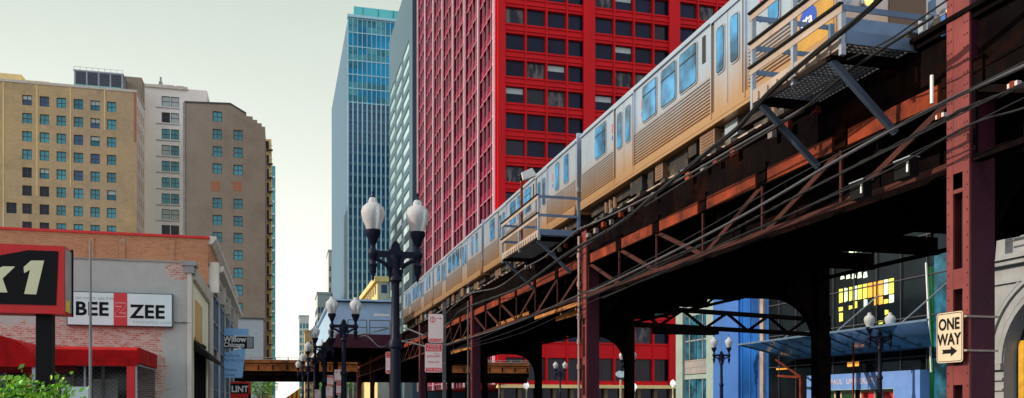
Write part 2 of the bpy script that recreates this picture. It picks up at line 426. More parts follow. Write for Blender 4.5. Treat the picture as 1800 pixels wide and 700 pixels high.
# ------------------------------------------------------------------ setting: ground, road, pavements
mb = MB().use('soil'); mb.poly([(-3000, -3000, -.02), (3000, -3000, -.02), (3000, 3000, -.02), (-3000, 3000, -.02)])
tag(mb.build('ground'), kind='structure')
mb = MB().use('asphalt'); mb.poly([(3, -80, 0), (28, -80, 0), (28, 600, 0), (3, 600, 0)])
tag(mb.build('road'), kind='structure')
mb = MB().use('asphalt'); mb.poly([(-300, 99, -.004), (2.99, 99, -.004), (2.99, 119, -.004), (-300, 119, -.004)])
mb.poly([(28.01, 69, -.004), (300, 69, -.004), (300, 121, -.004), (28.01, 121, -.004)])
tag(mb.build('cross_street'), kind='structure')
mb = MB().use('marking')
for y in range(-20, 90, 9): mb.poly([(12, y, .004), (12.12, y, .004), (12.12, y+3, .004), (12, y+3, .004)])
for k in range(10): mb.poly([(4+k*2.3, 92, .004), (5+k*2.3, 92, .004), (5+k*2.3, 96, .004), (4+k*2.3, 96, .004)])
tag(mb.build('road_markings'), kind='structure')
mb = MB().use('concrete'); mb.box(-3, 2.85, -80, 98, -.3, .13); mb.box(-200, -3.01, 75, 98, -.3, .128)
mb.box(28.15, 31, -80, 68, -.3, .13); mb.box(28.15, 300, 122, 124, -.3, .13); mb.box(-3, 2.85, 120, 600, -.3, .13)
tag(mb.build('pavement'), kind='structure')
mb = MB().use('limestone'); mb.box(2.85, 3.0, -80, 98, -.3, .135); mb.box(28.0, 28.15, -80, 68, -.3, .135)
tag(mb.build('kerb'), kind='structure')
mb = MB().use('asphalt'); mb.poly([(-60, -40, .0), (-3.02, -40, .0), (-3.02, 33, .0), (-60, 33, .0)])
tag(mb.build('parking_lot_ground'), kind='structure')

# ------------------------------------------------------------------ the elevated railway
XL, XR, CW, CD = 8.2, 15.5, .385, .37
bents = [9.04, 23.0, 37.9, 52.7, 67.5, 82.3, 96.5]
EL = thing('elevated_railway', 'riveted maroon steel elevated railway carrying the train above the street', 'elevated railway', (XL, bents[0], 0))

def column_proto(x, y, z1, front='el_paint'):
    """box column of two flanges, batten plates and a plain end plate, riveted"""
    mb = MB().use('el_paint')
    mb.use('el_shade_purple'); mb.box(x+.03, x+CW-.0, y, y+.03, 0, z1); mb.use('el_paint')
    mb.box(x+.03, x+CW-.03, y+CD-.03, y+CD, 0, z1)
    for s in (0, 1):                                                # laced sides
        xa = x if s == 0 else x+CW-.03
        mb.use('el_shade_purple' if s else 'el_paint'); mb.box(xa, xa+.03, y+.031 if s else y-.004, y+.105, 0, z1); mb.box(xa, xa+.03, y+CD-.105, y+CD+.004, 0, z1)
        z = .9
        mb.box(xa+.004, xa+.026, y+.105, y+CD-.105, 0, .9)
        while z < 4.2:
            mb.box(xa+.004, xa+.026, y+.105, y+CD-.105, z+.95, z+1.2); z += 1.2
        mb.box(xa+.004, xa+.026, y+.105, y+CD-.105, z-.2, z1)
    mb.use('black'); mb.box(x+.12, x+CW-.12, y+.1, y+CD-.1, 0, z1-.1)  # black core stands for the shade inside the slots
    mb.use('el_shade_purple'); mb.box(x-.08, x+CW+.08, y-.08, y+CD+.08, 0, .5)
    rv = MB().use('rivet')
    z = .6
    while z < z1-.05:
        for yy in (y+.025, y+.075, y+CD-.075, y+CD-.025):
            if yy in (y+.025, y+CD-.025) or z > 4.6: rv.rivet((x, yy, z), (-1, 0, 0))
        for xx in (x+.13, x+CW-.13): rv.rivet((xx, y, z+.03), (0, -1, 0), .012)
        for xx in (x+.07, x+CW-.07): rv.rivet((xx, y, z+.09), (0, -1, 0), .012) if z < 4.6 else None
        z += .155
    return mb, rv
c0, r0 = column_proto(XL, bents[0], 7.3)
col0 = c0.build('column', EL); riv0 = r0.build('rivets', col0)
cap = MB().use('el_paint'); cap.box(XL-.05, XL+CW+.05, bents[0]-.05, bents[0]+CD+.05, 7.3, 7.36); cap.build('cap_plate', col0)
shaded_mesh = col0.data.copy()  # shaded column copy: shade of the far row put into its colour
for i_, m_ in enumerate(shaded_mesh.materials):
    if m_.name.startswith(('el_paint', 'el_shade_purple')): shaded_mesh.materials[i_] = M['el_dark']
for k, y in enumerate(bents):
    for x in (XL, XR):
        if k == 0 and x == XL: continue
        c = copy_tree(col0, EL)
        if x == XR:
            c.data = shaded_mesh
            for ch in list(c.children):
                if ch.name.startswith('rivet'): bpy.data.objects.remove(ch)
        c.location = (x-XL, y-bents[0], 0)
        if not (k == 0): c.scale = (1, 1, 6.55/7.36)
# cross girders with arched knees
for k, y in enumerate(bents):
    x0 = XL+CW+.01; x1 = XR-.01; zt = 6.3; zb = 4.75; rr = 1.35
    pts = [(x0, y+.12, zt), (x0, y+.12, zb-rr)]
    for j in range(1, 9): a = j/8*PI/2; pts.append((x0+rr*(1-math.cos(a)), y+.12, zb-rr*(1-math.sin(a))))
    for j in range(8, -1, -1): a = j/8*PI/2; pts.append((x1-rr*(1-math.cos(a)), y+.12, zb-rr*(1-math.sin(a))))
    pts.append((x1, y+.12, zt))
    mb = MB().use('el_dark'); mb.prism(pts, (0, .1, 0))
    mb.use('el_dark')
    arc = pts[1:-1]
    for a, b in zip(arc, arc[1:]): mb.bar((a[0], y+.17, a[2]), (b[0], y+.17, b[2]), .3, .025)
    mb.use('el_dark'); mb.box(x0, x1, y+.02, y+.32, zt-.03, zt)
    for j in range(1, 7): xx = x0+(x1-x0)*j/7; mb.box(xx-.04, xx+.04, y+.06, y+.28, zb+.03, zt-.05)
    mb.build('cross_girder', EL)
# longitudinal trusses along both column rows
def truss(x, y0, y1, zb, zt, npan, top_h, near):
    t = MB(); PT = 'el_truss' if (y0 > 5 and near) else 'el_dark'  # far row and nearest bay take the near-black colour with shade painted in
    t.use('el_dark'); t.box(x, x+.03, y0, y1, zt-.02, zt+.55)                                   # web above
    t.use(PT); t.box(x-.09, x+.06, y0, y1, zb-.025, zb+.0); t.box(x-.09, x-.06, y0, y1, zb, zb+.06)
    t.use('el_dark'); t.box(x-.07, x+.2, y0, y1, zt-top_h-.03, zt-top_h)
    o = t.build('truss', EL)
    ru = MB().use('rust' if (y0 > 5 and near) else 'el_dark')
    n = npan
    for i in range(n):
        a = y0+(y1-y0)*i/n; b = y0+(y1-y0)*(i+1)/n
        ru.box(x-.075, x-.03, a+.2, b-.2, zt-top_h, zt-.08)
    ru.build('rusted_panels', o)
    st = MB().use('el_dark'); st.box(x-.03, x-.0, y0, y1, zt-top_h, zt)
    for i in range(n+1):
        a = y0+(y1-y0)*i/n; st.box(x-.07, x-.0, a-.14, a+.14, zt-top_h-.02, zt+.05)
    st.build('gusset', o)
    for i in range(n+1):
        a = y0+(y1-y0)*i/n
        w = MB().use(PT)
        w.bar((x-.045, a, zb), (x-.045, a, zt-top_h), .05, .04)
        w.build('vertical', o)
        if i < n:
            b = y0+(y1-y0)*(i+1)/n
            w = MB().use(PT)
            p, q = ((a, zt-top_h), (b, zb)) if i < n/2 else ((a, zb), (b, zt-top_h))
            w.bar((x-.02, p[0], p[1]), (x-.02, q[0], q[1]), .04, .09)
            w.build('diagonal', o)
    return o
yb = [-3.0]+bents
for k in range(len(yb)-1):
    a = yb[k]+CD+.02 if k else -3.0; b = yb[k+1]-.02
    truss(XL+.12, a, b, 4.62, 5.82, 6 if k else 5, .32, True)
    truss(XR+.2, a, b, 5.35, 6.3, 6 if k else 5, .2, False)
mb = MB().use('el_dark'); mb.box(XR+.26, XR+.3, -3, 17.2, 5.35, 6.35); mb.build('shade_plate', EL)  # added dark sheet: stands for the black shade in the far truss
# stringers, floor beams, added deck and shade plates
mb = MB().use('el_dark'); mb.box(XL+.05, XR+.5, -3, 96.5, 6.36, 6.44); deck = mb.build('added_deck_plate', EL)  # solid plate added to stop light coming between the ties
mb = MB().use('el_dark'); mb.box(XL+.75, XL+.78, -3, 23.2, 4.75, 6.35); mb.build('stringer', EL)  # added dark plate standing for the shade inside the near truss
mb = MB().use('el_dark'); mb.box(XL+1.5, XL+1.53, 23.2, 96.5, 5.05, 6.35); mb.build('stringer', EL)  # same added shade plate, set further in
for (x, z, ya, yb2) in ((9.2, 4.8, 26, 31.5), (9.0, 4.95, 31.6, 36.6), (9.55, 4.62, 27.5, 30), (9.4, 4.7, 39.5, 44), (9.1, 4.9, 40, 47), (9.3, 4.75, 54, 60), (9.6, 4.55, 44.5, 50)):
    mb = MB().use('glint_orange'); mb.box(x, x+.03, ya, yb2, z, z+.14); mb.box(x, x+.12, ya, yb2, z-.025, z); mb.box(x+.04, x+.06, ya+.4, ya+.5, z+.14, 5.3); mb.box(x+.04, x+.06, yb2-.5, yb2-.4, z+.14, 5.3); mb.build('glint_angle', EL)  # added angle irons: their orange stands for glints of light under the deck
for x in (9.5, 10.9, 12.9, 14.3):
    mb = MB().use('el_dark'); mb.box(x, x+.03, -3, 96.5, 5.75, 6.35); mb.box(x-.1, x+.13, -3, 96.5, 5.72, 5.75); mb.build('stringer', EL)
y = -1.0
while y < 96:
    if min(abs(y-b-.15) for b in bents) > .9:
        mb = MB().use('el_dark'); mb.box(XL+.2, XR+.1, y, y+.04, 5.3, 5.7); mb.box(XL+.2, XR+.1, y-.08, y+.12, 5.27, 5.3); mb.build('floor_beam', EL)
    y += 2.4
# added inner plate: a dark sheet standing for the shade behind the near truss
mb = MB().use('el_dark'); mb.box(XL+.34, XL+.37, -3, 96.5, 5.83, 6.35)
mb.box(XL-.02, XL+.5, -3, 96.5, 6.44, 6.5); mb.build('edge_girder', EL)
# track: ties one by one where they show, rails
tk = MB().use('rail')
for x in (9.88, 11.32, 12.98, 14.42):
    tk.box(x-.035, x+.035, -3, 96.5, 6.78, 6.94); tk.box(x-.07, x+.07, -3, 96.5, 6.73, 6.78)
track = tk.build('track', EL)
tb = MB().use('tie'); tb.box(-.12, .12, 0, 1, 0, 1); 
proto = MB().use('tie'); proto.box(XL+.25, XR+.5, 6.0, 6.22, 6.52, 6.73)
tie = proto.build('tie', track)
y = 6.6; n = 1; rest = MB().use('tie')
while y < 96:
    dx = random.uniform(-.1, .1)
    if n < 100:
        c = tie.copy(); COL.objects.link(c); c.parent = track; c.location = (dx, y-6.0, 0)
    else: rest.box(XL+.25+dx, XR+.5, y, y+.22, 6.52, 6.73)
    n += 1; y += .62
for i in range(14): rest.box(XL+.25, XR+.5, -2.9+.62*i, -2.68+.62*i, 6.52, 6.73)
tag(rest.build('tie', track), kind='stuff')
mb = MB().use('tan_steel'); mb.box(8.72, 8.84, -3, 96.5, 6.74, 6.86); mb.build('third_rail', track)
# cable tray hangers under the near edge: pale blocks
for i in range(30):
    y = 11.6+.62*i+random.uniform(-.1, .1)
    if random.random() < .25: continue
    zq = 6.22+random.uniform(-.05, .05); mb = MB().use(random.choice(['tie_grey', 'tie_grey', 'rust'])); mb.box(XL-.06, XL+.03, y, y+random.uniform(.1, .17), zq, zq+random.uniform(.09, .15)); mb.build('tie_block', EL)
# side brackets on the columns

# ------------------------------------------------------------------ train
def make_car():
    Lc = 13.2; X0 = 9.2; W = 2.75; X1 = X0+W
    o0 = (X0, 0, 6.95)
    root = thing('train_car', 'x', 'train car', o0, 'cars of the silver elevated train')
    prof = [(X0, 7.8), (X0, 10.02), (X0+.07, 10.2), (X0+.3, 10.36), (X0+.8, 10.47), (X1-.8, 10.47), (X1-.3, 10.36), (X1-.07, 10.2), (X1, 10.02), (X1, 7.8)]
    b = MB().use('stainless'); b.prism([(x, .05, z) for x, z in prof], (0, Lc-.1, 0)); b.build('body', root, smooth=False)
    r = MB().use('train_roof'); r.box(X0+.5, X1-.5, .6, Lc-.6, 10.471, 10.52)
    for y in (2.5, 8.6): r.box(X0+.7, X1-.7, y, y+2.2, 10.52, 10.7)
    r.build('roof_equipment', root)
    g = MB().use('stainless'); g.box(X0-.045, X0, .02, Lc-.02, 9.99, 10.05); g.build('drip_rail', root)
    g = MB().use('stainless'); g.box(X0-.03, X1+.03, .05, Lc-.05, 7.72, 7.795); g.box(X0-.035, X0, .05, Lc-.05, 7.8, 7.98); g.build('side_sill', root)
    # positions along the car measured from its front end
    F = Face('-X', X0)
    doors = [(2.95+.0, 4.15), (8.95, 10.15)]; doors = [(Lc-10.05, Lc-8.85), (Lc-4.25, Lc-3.05)]
    wins = [(Lc-2.25, Lc-1.3), (Lc-5.8, Lc-4.88), (Lc-6.92, Lc-6.03), (Lc-8.02, Lc-7.08), (1.75, 2.2), (.72, 1.25)]
    def win(a, b_, z0, z1, nm='window', par=root, o=0):
        w = MB().use('rubber'); c = .1
        def rr(d, a=a, b_=b_, z0=z0, z1=z1):
            a += d; b_ -= d; z0 += d; z1 -= d; k = c-d*.6
            P = []
            for (cu, cz, st) in ((b_-k, z1-k, 0), (a+k, z1-k, 90), (a+k, z0+k, 180), (b_-k, z0+k, 270)):
                for j in range(4): t = R(st+30*j); P.append((cu+k*math.cos(t), cz+k*math.sin(t)))
            return P
        fr = rr(0)
        w.use('galv'); w.prism([F.p(u, z, o+.001) for u, z in fr], (-.018, 0, 0))
        w.use('rubber'); w.prism([F.p(u, z, o+.0195) for u, z in rr(.03)], (-.004, 0, 0))
        ob = w.build(nm, par)
        g = MB().use('win_blue'); g.prism([F.p(u, z, o+.024) for u, z in rr(.05)], (-.004, 0, 0)); g.build('pane', ob)
        return ob
    for a, b_ in wins: 
        ob = win(a, b_, 8.92, 9.9)
        if b_-a > .8:
            s_ = MB().use('rubber'); F.box(s_, a+.05, b_-.05, 9.6, 9.625, .03, .036); s_.build('sash', ob)
    for a, b_ in doors:
        d = MB().use('seal_brown'); F.box(d, a-.1, b_+.1, 7.86, 9.94, .001, .006)
        d.use('stainless'); F.box(d, a-.14, a-.1, 7.86, 9.97, .0, .05); F.box(d, b_+.1, b_+.14, 7.86, 9.97, .0, .05); F.box(d, a-.14, b_+.14, 9.94, 9.985, .0, .055)
        dd = d.build('doorway', root)
        mid = (a+b_)/2
        for u0, u1 in ((a, mid-.01), (mid+.01, b_)):
            lf = MB().use('stainless'); F.box(lf, u0, u1, 7.87, 9.93, .007, .025)
            lo = lf.build('door_leaf', dd); win(u0+.1, u1-.1, 8.72, 9.75, 'door_window', lo, .024)
    # fluted lower panels between the doors
    spans = [(.1, 2.9), (doors[0][1]+.16, doors[1][0]-.16), (doors[1][1]+.16, Lc-.1)]
    for a, b_ in spans:
        a2 = 1.35 if a == .1 else a
        c = MB().use('stainless')
        z = 8.02
        while z < 8.84:
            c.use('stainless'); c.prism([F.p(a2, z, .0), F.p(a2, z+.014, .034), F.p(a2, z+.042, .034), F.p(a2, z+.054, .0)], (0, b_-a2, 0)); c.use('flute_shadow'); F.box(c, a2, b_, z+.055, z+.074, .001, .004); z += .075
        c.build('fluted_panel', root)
    for a in (doors[0][0]-.7, doors[1][0]-.62, doors[1][1]+.3):
        m_ = MB().use('sign_red'); F.box(m_, a, a+.07, 9.35, 9.6, .001, .004); m_.use('logo_blue'); F.box(m_, a, a+.07, 9.15, 9.28, .001, .004); m_.build('marker_decal', root)
    m_ = MB().use('rubber'); F.box(m_, Lc-8.4, Lc-8.25, 9.25, 9.85, .001, .012); m_.build('vent_slot', root)
    # gold end panel on the head car with the round blue operator badge
    m_ = MB().use('train_gold'); F.box(m_, .1, 1.33, 8.0, 8.86, .001, .012); gp = m_.build('gold_panel', root)
    m_ = MB().use('logo_blue')
    m_.prism([F.p(.85+.27*math.cos(R(15*j)), 8.5+.27*math.sin(R(15*j)), .0125) for j in range(24)], (-.006, 0, 0))
    lg = m_.build('badge', gp)
    text('cta', .3, F.p(1.06, 8.42, .02), '-X', 'white', gp, 'badge_lettering', bold=.006, ext=.002)
    # front end
    E = Face('-Y', .05)
    e = MB().use('stainless'); e.box(X0+.02, X1-.02, -.02, .049, 7.85, 10.3); e.build('end_sheet', root)
    E = Face('-Y', -.02)
    e = MB().use('seal_brown'); E.box(e, X0+1.0, X1-1.0, 7.86, 9.9, .0, .02); en = e.build('end_door', root)
    e = MB().use('win_blue'); E.box(e, X0+1.15, X1-1.15, 8.9, 9.7, .02, .03); e.build('end_door_window', en)
    for u0, u1 in ((X0+.15, X0+.9), (X1-.9, X1-.15)):
        e = MB().use('rubber'); E.box(e, u0, u1, 9.0, 9.8, .0, .015); E.box(e, u0+.05, u1-.05, 9.05, 9.75, .015, .02); eo = e.build('end_window', root)
        e = MB().use('win_blue'); E.box(e, u0+.06, u1-.06, 9.06, 9.74, .0205, .026); e.build('pane', eo)
    for u, mm in ((X0+.12, 'galv'), (X0+.55, 'lamp_on'), (X1-.55, 'lamp_on'), (X1-.12, 'galv')):
        e = MB().use('galv'); e.tube([(u, -.02, 8.5), (u, -.09, 8.5)], .11, 16); eo = e.build('headlight', root)
        e = MB().use(mm); e.tube([(u, -.091, 8.5), (u, -.1, 8.5)], .08, 16); e.build('lens', eo)
    e = MB().use('galv_blue'); E.box(e, X0+.1, X1-.1, 7.95, 8.2, .0, .03); e.build('end_sill', root)
    # bellows and coupler
    e = MB().use('rubber'); e.box(X0+.9, X1-.9, Lc-.05, Lc+.38, 7.9, 9.9); e.build('gangway', root)
    e = MB().use('train_under'); e.box(X0+1.2, X0+1.55, -.35, .4, 7.2, 7.45); e.build('coupler', root)
    # underframe boxes, varied
    u = MB().use('train_under'); u.box(X0+.25, X1-.25, .3, Lc-.3, 7.45, 7.715); u.build('underframe', root)
    for (a, b_, z0, mm, dx) in ((4.5, 5.2, 7.28, 'train_box', .06), (5.5, 5.9, 7.4, 'train_under', .12), (6.1, 7.1, 7.22, 'train_under', .2), (7.3, 7.75, 7.3, 'train_box', .1), (7.95, 8.3, 7.18, 'train_under', .14), (8.6, 9.4, 7.3, 'train_under', .1), (3.75, 4.3, 7.35, 'galv', .2)):
        e = MB().use(mm); e.box(X0+dx, X0+.8, a, b_, z0, 7.7)
        if mm == 'train_box':
            e.use('seal_brown')
            for q in range(5): e.box(X0+dx-.012, X0+dx-.001, a+.08, b_-.08, z0+.05+.07*q, z0+.08+.07*q)
        e.build('equipment_box', root)
    for yc in (2.0, Lc-2.0):
        t = MB().use('train_under'); t.box(X0+.3, X0+.42, yc-1.25, yc+1.25, 7.22, 7.4); t.box(X1-.42, X1-.3, yc-1.25, yc+1.25, 7.22, 7.4)
        t.box(X0+.4, X1-.4, yc-.25, yc+.25, 7.2, 7.45); tr = t.build('truck', root)
        for dy in (-.85, .85):
            w = MB().use('rail'); w.tube([(X0+.62, yc+dy, 7.31), (X0+.75, yc+dy, 7.31)], .36, 20); w.tube([(X1-.75, yc+dy, 7.31), (X1-.62, yc+dy, 7.31)], .36, 20); w.tube([(X0+.7, yc+dy, 7.31), (X1-.7, yc+dy, 7.31)], .07, 8)
            w.build('wheelset', tr)
        for q in (-.35, 0, .35):
            w = MB().use('train_box'); w.tube([(X0+.24, yc+q, 7.2), (X0+.24, yc+q, 7.62)], .07, 8); w.build('spring', tr)
    return root
car = make_car()
fronts = [13.1, 26.75, 40.4, 54.05]
labs = ['silver train car at the head of the train beside the nearest service platform', 'second silver train car, coupled behind the head car and passing the floodlight platform',
        'third silver train car from the front, beyond the floodlight', 'last silver train car, farthest down the track']
def drop(o):
    for ch in list(o.children): drop(ch)
    bpy.data.objects.remove(o)
for i, y in enumerate(fronts):
    c = car if i == 0 else copy_tree(car)
    if i:
        for ch in list(c.children):
            if ch.name.startswith('gold_panel'): drop(ch)
        e = MB().use('stainless'); F = Face('-X', 9.2); z = 8.02
        while z < 8.84: e.prism([F.p(.1, z, .0), F.p(.1, z+.014, .034), F.p(.1, z+.042, .034), F.p(.1, z+.054, .0)], (0, 1.25, 0)); z += .075
        e.build('fluted_panel', c, loc=(9.2, 0, 6.95))
    c.location = (9.2, y, 6.95); c['label'] = labs[i]

# ------------------------------------------------------------------ service platforms beside the track
def service_platform(label, x0, x1, y0, y1, z, rails, htop, lab_mat):
    o = thing('service_platform', label, 'platform', (x0, y0, z), 'steel service platforms on the railway')
    g = MB().use('grate')
    k = x0+.05
    while k < x1: g.box(k, k+.012, y0+.05, y1-.05, z-.03, z); k += .085
    k = y0+.05
    while k < y1: g.box(x0+.05, x1-.02, k, k+.012, z-.028, z-.004); k += .085
    g.build('grating', o)
    f = MB().use('tan_steel'); f.box(x0-.02, x0+.03, y0, y1, z-.1, z+.1); f.box(x0+.03, x0+.09, y0, y1, z-.1, z-.08); f.build('edge_channel', o)  # tan colour carries the warm light on street-facing steel
    f = MB().use('galv_blue'); f.box(x0+.03, x1, y0-.03, y0+.02, z-.05, z+.12); f.build('end_channel', o)  # blue colour carries the cool shade on the end faces
    f = MB().use('galv_blue'); f.box(x0+.03, x1, y1-.02, y1+.03, z-.05, z+.1); f.build('end_channel', o)
    for q in [y0+.0]+[y0+(y1-y0)*t for t in (.5, 1)]:
        f = MB().use('galv'); f.box(x0-.03, x0+.04, q-.03, q+.03, z-.2, z+htop); f.build('post', o)
    f = MB().use('galv_blue'); f.box(x1-.08, x1, y0-.03, y0+.03, z-.2, z+htop); f.build('post', o)
    f = MB().use('galv_blue'); f.box(x1-.08, x1, y1-.03, y1+.03, z-.2, z+htop); f.build('post', o)
    for zz in rails:  # rails likewise: warm light in the tan, cool shade in the blue
        r = MB().use('tan_steel'); r.box(x0-.035, x0-.02, y0-.04, y1+.05, z+zz-.07, z+zz+.03); r.use('black'); r.box(x0-.07, x0-.005, y0-.04, y1+.05, z+zz+.032, z+zz+.062); r.build('rail', o)
        r = MB().use('galv_blue'); r.box(x0, x1, y0-.045, y0-.031, z+zz-.05, z+zz+.03); r.build('rail', o)
        r = MB().use('galv_blue'); r.box(x0, x1, y1+.031, y1+.045, z+zz-.05, z+zz+.03); r.build('rail', o)
    for q in (y0+.3, y1-.15):
        b = MB().use('brace_blue'); b.bar((x0+.05, q, z-.15), (XL+.02, q, z-1.05), .08, .08); b.build('brace', o)
        b = MB().use('el_dark'); b.box(x0, XL+.1, q-.05, q+.05, z-.16, z-.04); b.build('bracket_arm', o)
    j = y0+.2
    t = MB().use('tan_steel')
    while j < y1-.1: t.box(x0-.05, x0-.021, j, j+.04, z-.09, z+.02); j += .26
    t.build('stiffener_row', o)
    return o
service_platform('steel service platform with grating and railing beside the head of the train', 7.16, 8.6, 10.1, 12.35, 6.4, (.42, .8, 1.27), 1.3, 0)
service_platform('steel service platform with railing below the white floodlight', 7.16, 8.4, 24.1, 28.3, 6.5, (.52, 1.05), 1.1, 0)
o = thing('floodlight', 'white box floodlight tilted on a short post over the railing', 'floodlight', (Xat(917, 26.5), 26.5, 7.5))
fx = Xat(917, 26.5); fz = Zat(312, fx, 26.5)
mb = MB().use('rust'); mb.tube([(fx, 26.5, 6.5), (fx, 26.5, fz)], .04, 8); mb.build('post', o)
mb = MB().use('white'); a = R(22)
q = [(-.05, -.1), (.42, -.1), (.36, .16), (-.02, .13)]
mb.prism([(fx+u*math.cos(a)-w*math.sin(a)+.02, 26.35, fz+u*math.sin(a)+w*math.cos(a)) for u, w in q], (0, .34, 0)); mb.build('lamp_housing', o)
mb = MB().use('black'); mb.box(fx-.07, fx+.02, 26.42, 26.58, fz-.1, fz+.12); mb.build('mount', o)

# equipment at the near column
def small_box(name, label, cat, x, y, z, w, d, h, m, face=None):
    o = thing(name, label, cat, (x, y, z))
    b = MB().use(m); b.box(x, x+w, y, y+d, z, z+h); b.build('housing', o)
    b = MB().use('galv'); b.box(x-.01, x+w+.01, y-.01, y+d+.01, z+h, z+h+.015); b.build('lid', o)
    return o
ex = Xat(1612, 10.2); o = small_box('relay_box', 'pale grey relay box with a round dial at the end of the nearest platform', 'relay box', ex, 10.0, Zat(64, ex, 10.0), .2, .18, .3, 'galv')
b = MB().use('frame_dark'); zc = Zat(44, ex, 10.0); b.tube([(ex+.1, 9.995, zc), (ex+.1, 9.975, zc)], .05, 14); b.use('white'); b.tube([(ex+.1, 9.974, zc), (ex+.1, 9.97, zc)], .03, 12); b.build('dial', o)
ex = Xat(1652, 9.6); small_box('junction_box', 'bright blue junction box beside the riveted near column', 'junction box', ex, 9.5, Zat(60, ex, 9.5), .12, .08, .26, 'blue_panel')
for (px, py, lb) in ((1523, 345, 'black junction box hanging in front of the truss, lower of two'), (1605, 308, 'black junction box close to the riveted near column, higher of two')):
    yy = Yat(px, 7.95); o = small_box('junction_box', lb, 'junction box', 7.9, yy, Zat(py, 7.9, yy), .14, .3, .24, 'black')
    b = MB().use('white'); b.box(7.885, 7.899, yy+.02, yy+.05, Zat(py, 7.9, yy)+.05, Zat(py, 7.9, yy)+.2); b.build('tag_strip', o)
o = MB().use('white'); yy = Yat(1638, 8.0); z0 = Zat(182, 8.0, yy); o.tube([(8.0, yy, z0), (8.0, yy, z0+.36)], .022, 8)
tag(o.build('insulator_rod', loc=(8.0, yy, z0)), 'thin white insulator rod standing on the conduit left of the near column', 'insulator')

# ------------------------------------------------------------------ cables and conduits
def spline(pts, n=6):
    out = []
    P = [pts[0]]+pts+[pts[-1]]
    for i in range(1, len(P)-2):
        p0, p1, p2, p3 = [Vector(q) for q in P[i-1:i+3]]
        for j in range(n):
            t = j/n; out.append(.5*((2*p1)+(-p0+p2)*t+(2*p0-5*p1+4*p2-p3)*t*t+(-p0+3*p1-3*p2+p3)*t**3))
    out.append(Vector(pts[-1])); return out
def cable(label, pix, X, r, m, cat='cable', twist=0, strands=1, name='power_cable', jit=.0):
    pts = []
    for px, py in pix:
        y = Yat(px, X); pts.append((X, y, Zat(py, X, y)))
    sp = spline(pts, 8); mb = MB().use(m)
    if strands == 1: mb.tube(sp, r, 7)
    else:
        for s in range(strands):
            ph = 2*PI*s/strands; q = []; d = 0
            for i, p in enumerate(sp):
                if i: d += (p-sp[i-1]).length
                a = ph+d*twist; k = r*(1.1 if twist else 1.6+jit*math.sin(i*.7+s*2))
                q.append(p+Vector((math.cos(a)*k, 0, math.sin(a)*k)))
            mb.tube(q, r, 6)
    o = mb.build(name, loc=tuple(sp[0]), smooth=True); tag(o, label, cat); return o
cable('long light grey conduit rising straight from second column to near column', [(1900, 70), (1800, 116), (1640, 190), (1480, 277), (1271, 398), (1060, 503), (1018, 519), (900, 570), (815, 597), (760, 612)], 7.72, .024, 'cable_grey', 'conduit')
cable('twisted cable bundle hung just below the long light grey conduit', [(1900, 115), (1800, 152), (1700, 190), (1640, 221), (1400, 345), (1271, 413), (1160, 462), (1060, 512), (1018, 526)], 7.78, .013, 'cable', twist=9, strands=3)
cable('thick black cable bundle climbing past the train doors to the platform corner', [(1640, -100), (1545, 0), (1485, 52), (1425, 100), (1350, 165), (1300, 222), (1250, 262), (1200, 303), (1152, 342), (1086, 395), (1002, 443), (945, 484), (904, 510), (812, 545), (786, 571), (740, 590)], 7.05, .019, 'cable', twist=1.2, strands=4, jit=.6)
cable('thin grey cable running from the platform underside down to the truss', [(1480, 150), (1386, 206), (1298, 256), (1210, 307), (1131, 350), (1060, 385), (1017, 403)], 7.6, .022, 'cable_grey')
cable('grey cable sagging between the second and third columns below the train', [(1017, 403), (960, 450), (920, 473), (875, 505), (827, 517), (790, 545), (745, 590), (700, 600)], 7.6, .022, 'cable_grey')
cable('slack black cable swinging below the twisted bundle to the truss', [(1900, 150), (1800, 190), (1700, 222), (1560, 300), (1400, 372), (1271, 428), (1160, 480), (1060, 524)], 7.85, .014, 'cable')
cable('black cable running along the deck edge behind the thick bundle', [(1640, 30), (1500, 120), (1400, 200), (1300, 262), (1200, 322), (1100, 385), (1002, 452)], 7.5, .02, 'cable')
for k_, (dx_, X_) in enumerate(((0, 7.62), (9, 7.9), (-12, 7.45))):
    cable(('thin black wire sagging just under the long conduit', 'thin black wire sagging lowest between second and near column', 'thin black wire sagging above the long conduit')[k_],
          [(1900, 95+dx_*3), (1760, 165+dx_*3), (1600, 245+dx_*3), (1400, 345+dx_*3), (1200, 448+dx_*2), (1030, 525+dx_), (900, 582+dx_), (790, 618)], X_, .009, 'cable')
cable('black lead stretched from the platform corner up to the near column top', [(1490, 105), (1560, 72), (1610, 38), (1680, -10)], 7.3, .012, 'cable')
cable('grey cable sagging toward the station platform behind the lamp post', [(745, 590), (700, 575), (660, 583), (610, 592), (585, 597)], 4.9, .03, 'cable_grey')
cable('slack black cable looping below the station platform', [(760, 612), (700, 600), (668, 610), (640, 590), (610, 606)], 5.2, .03, 'cable_grey')
cable('short hanging cable with an insulator beside the near column', [(1788, -60), (1790, 20), (1784, 90), (1787, 130)], 8.4, .018, 'cable_grey')
for pxy, X, lb in (((1655, 205), 7.78, 'small pale clamp on the twisted cable left of the near column'), ((1783, 150), 7.78, 'small pale clamp on the twisted cable right of the near column')):
    yy = Yat(pxy[0], X); z = Zat(pxy[1], X, yy); b = MB().use('pink_white'); b.box(X-.03, X+.03, yy-.07, yy+.07, z-.02, z+.03); b.use('rust'); b.box(X-.04, X+.04, yy-.03, yy+.03, z-.03, z+.04)
    tag(b.build('cable_clamp', loc=(X, yy, z)), lb, 'clamp')
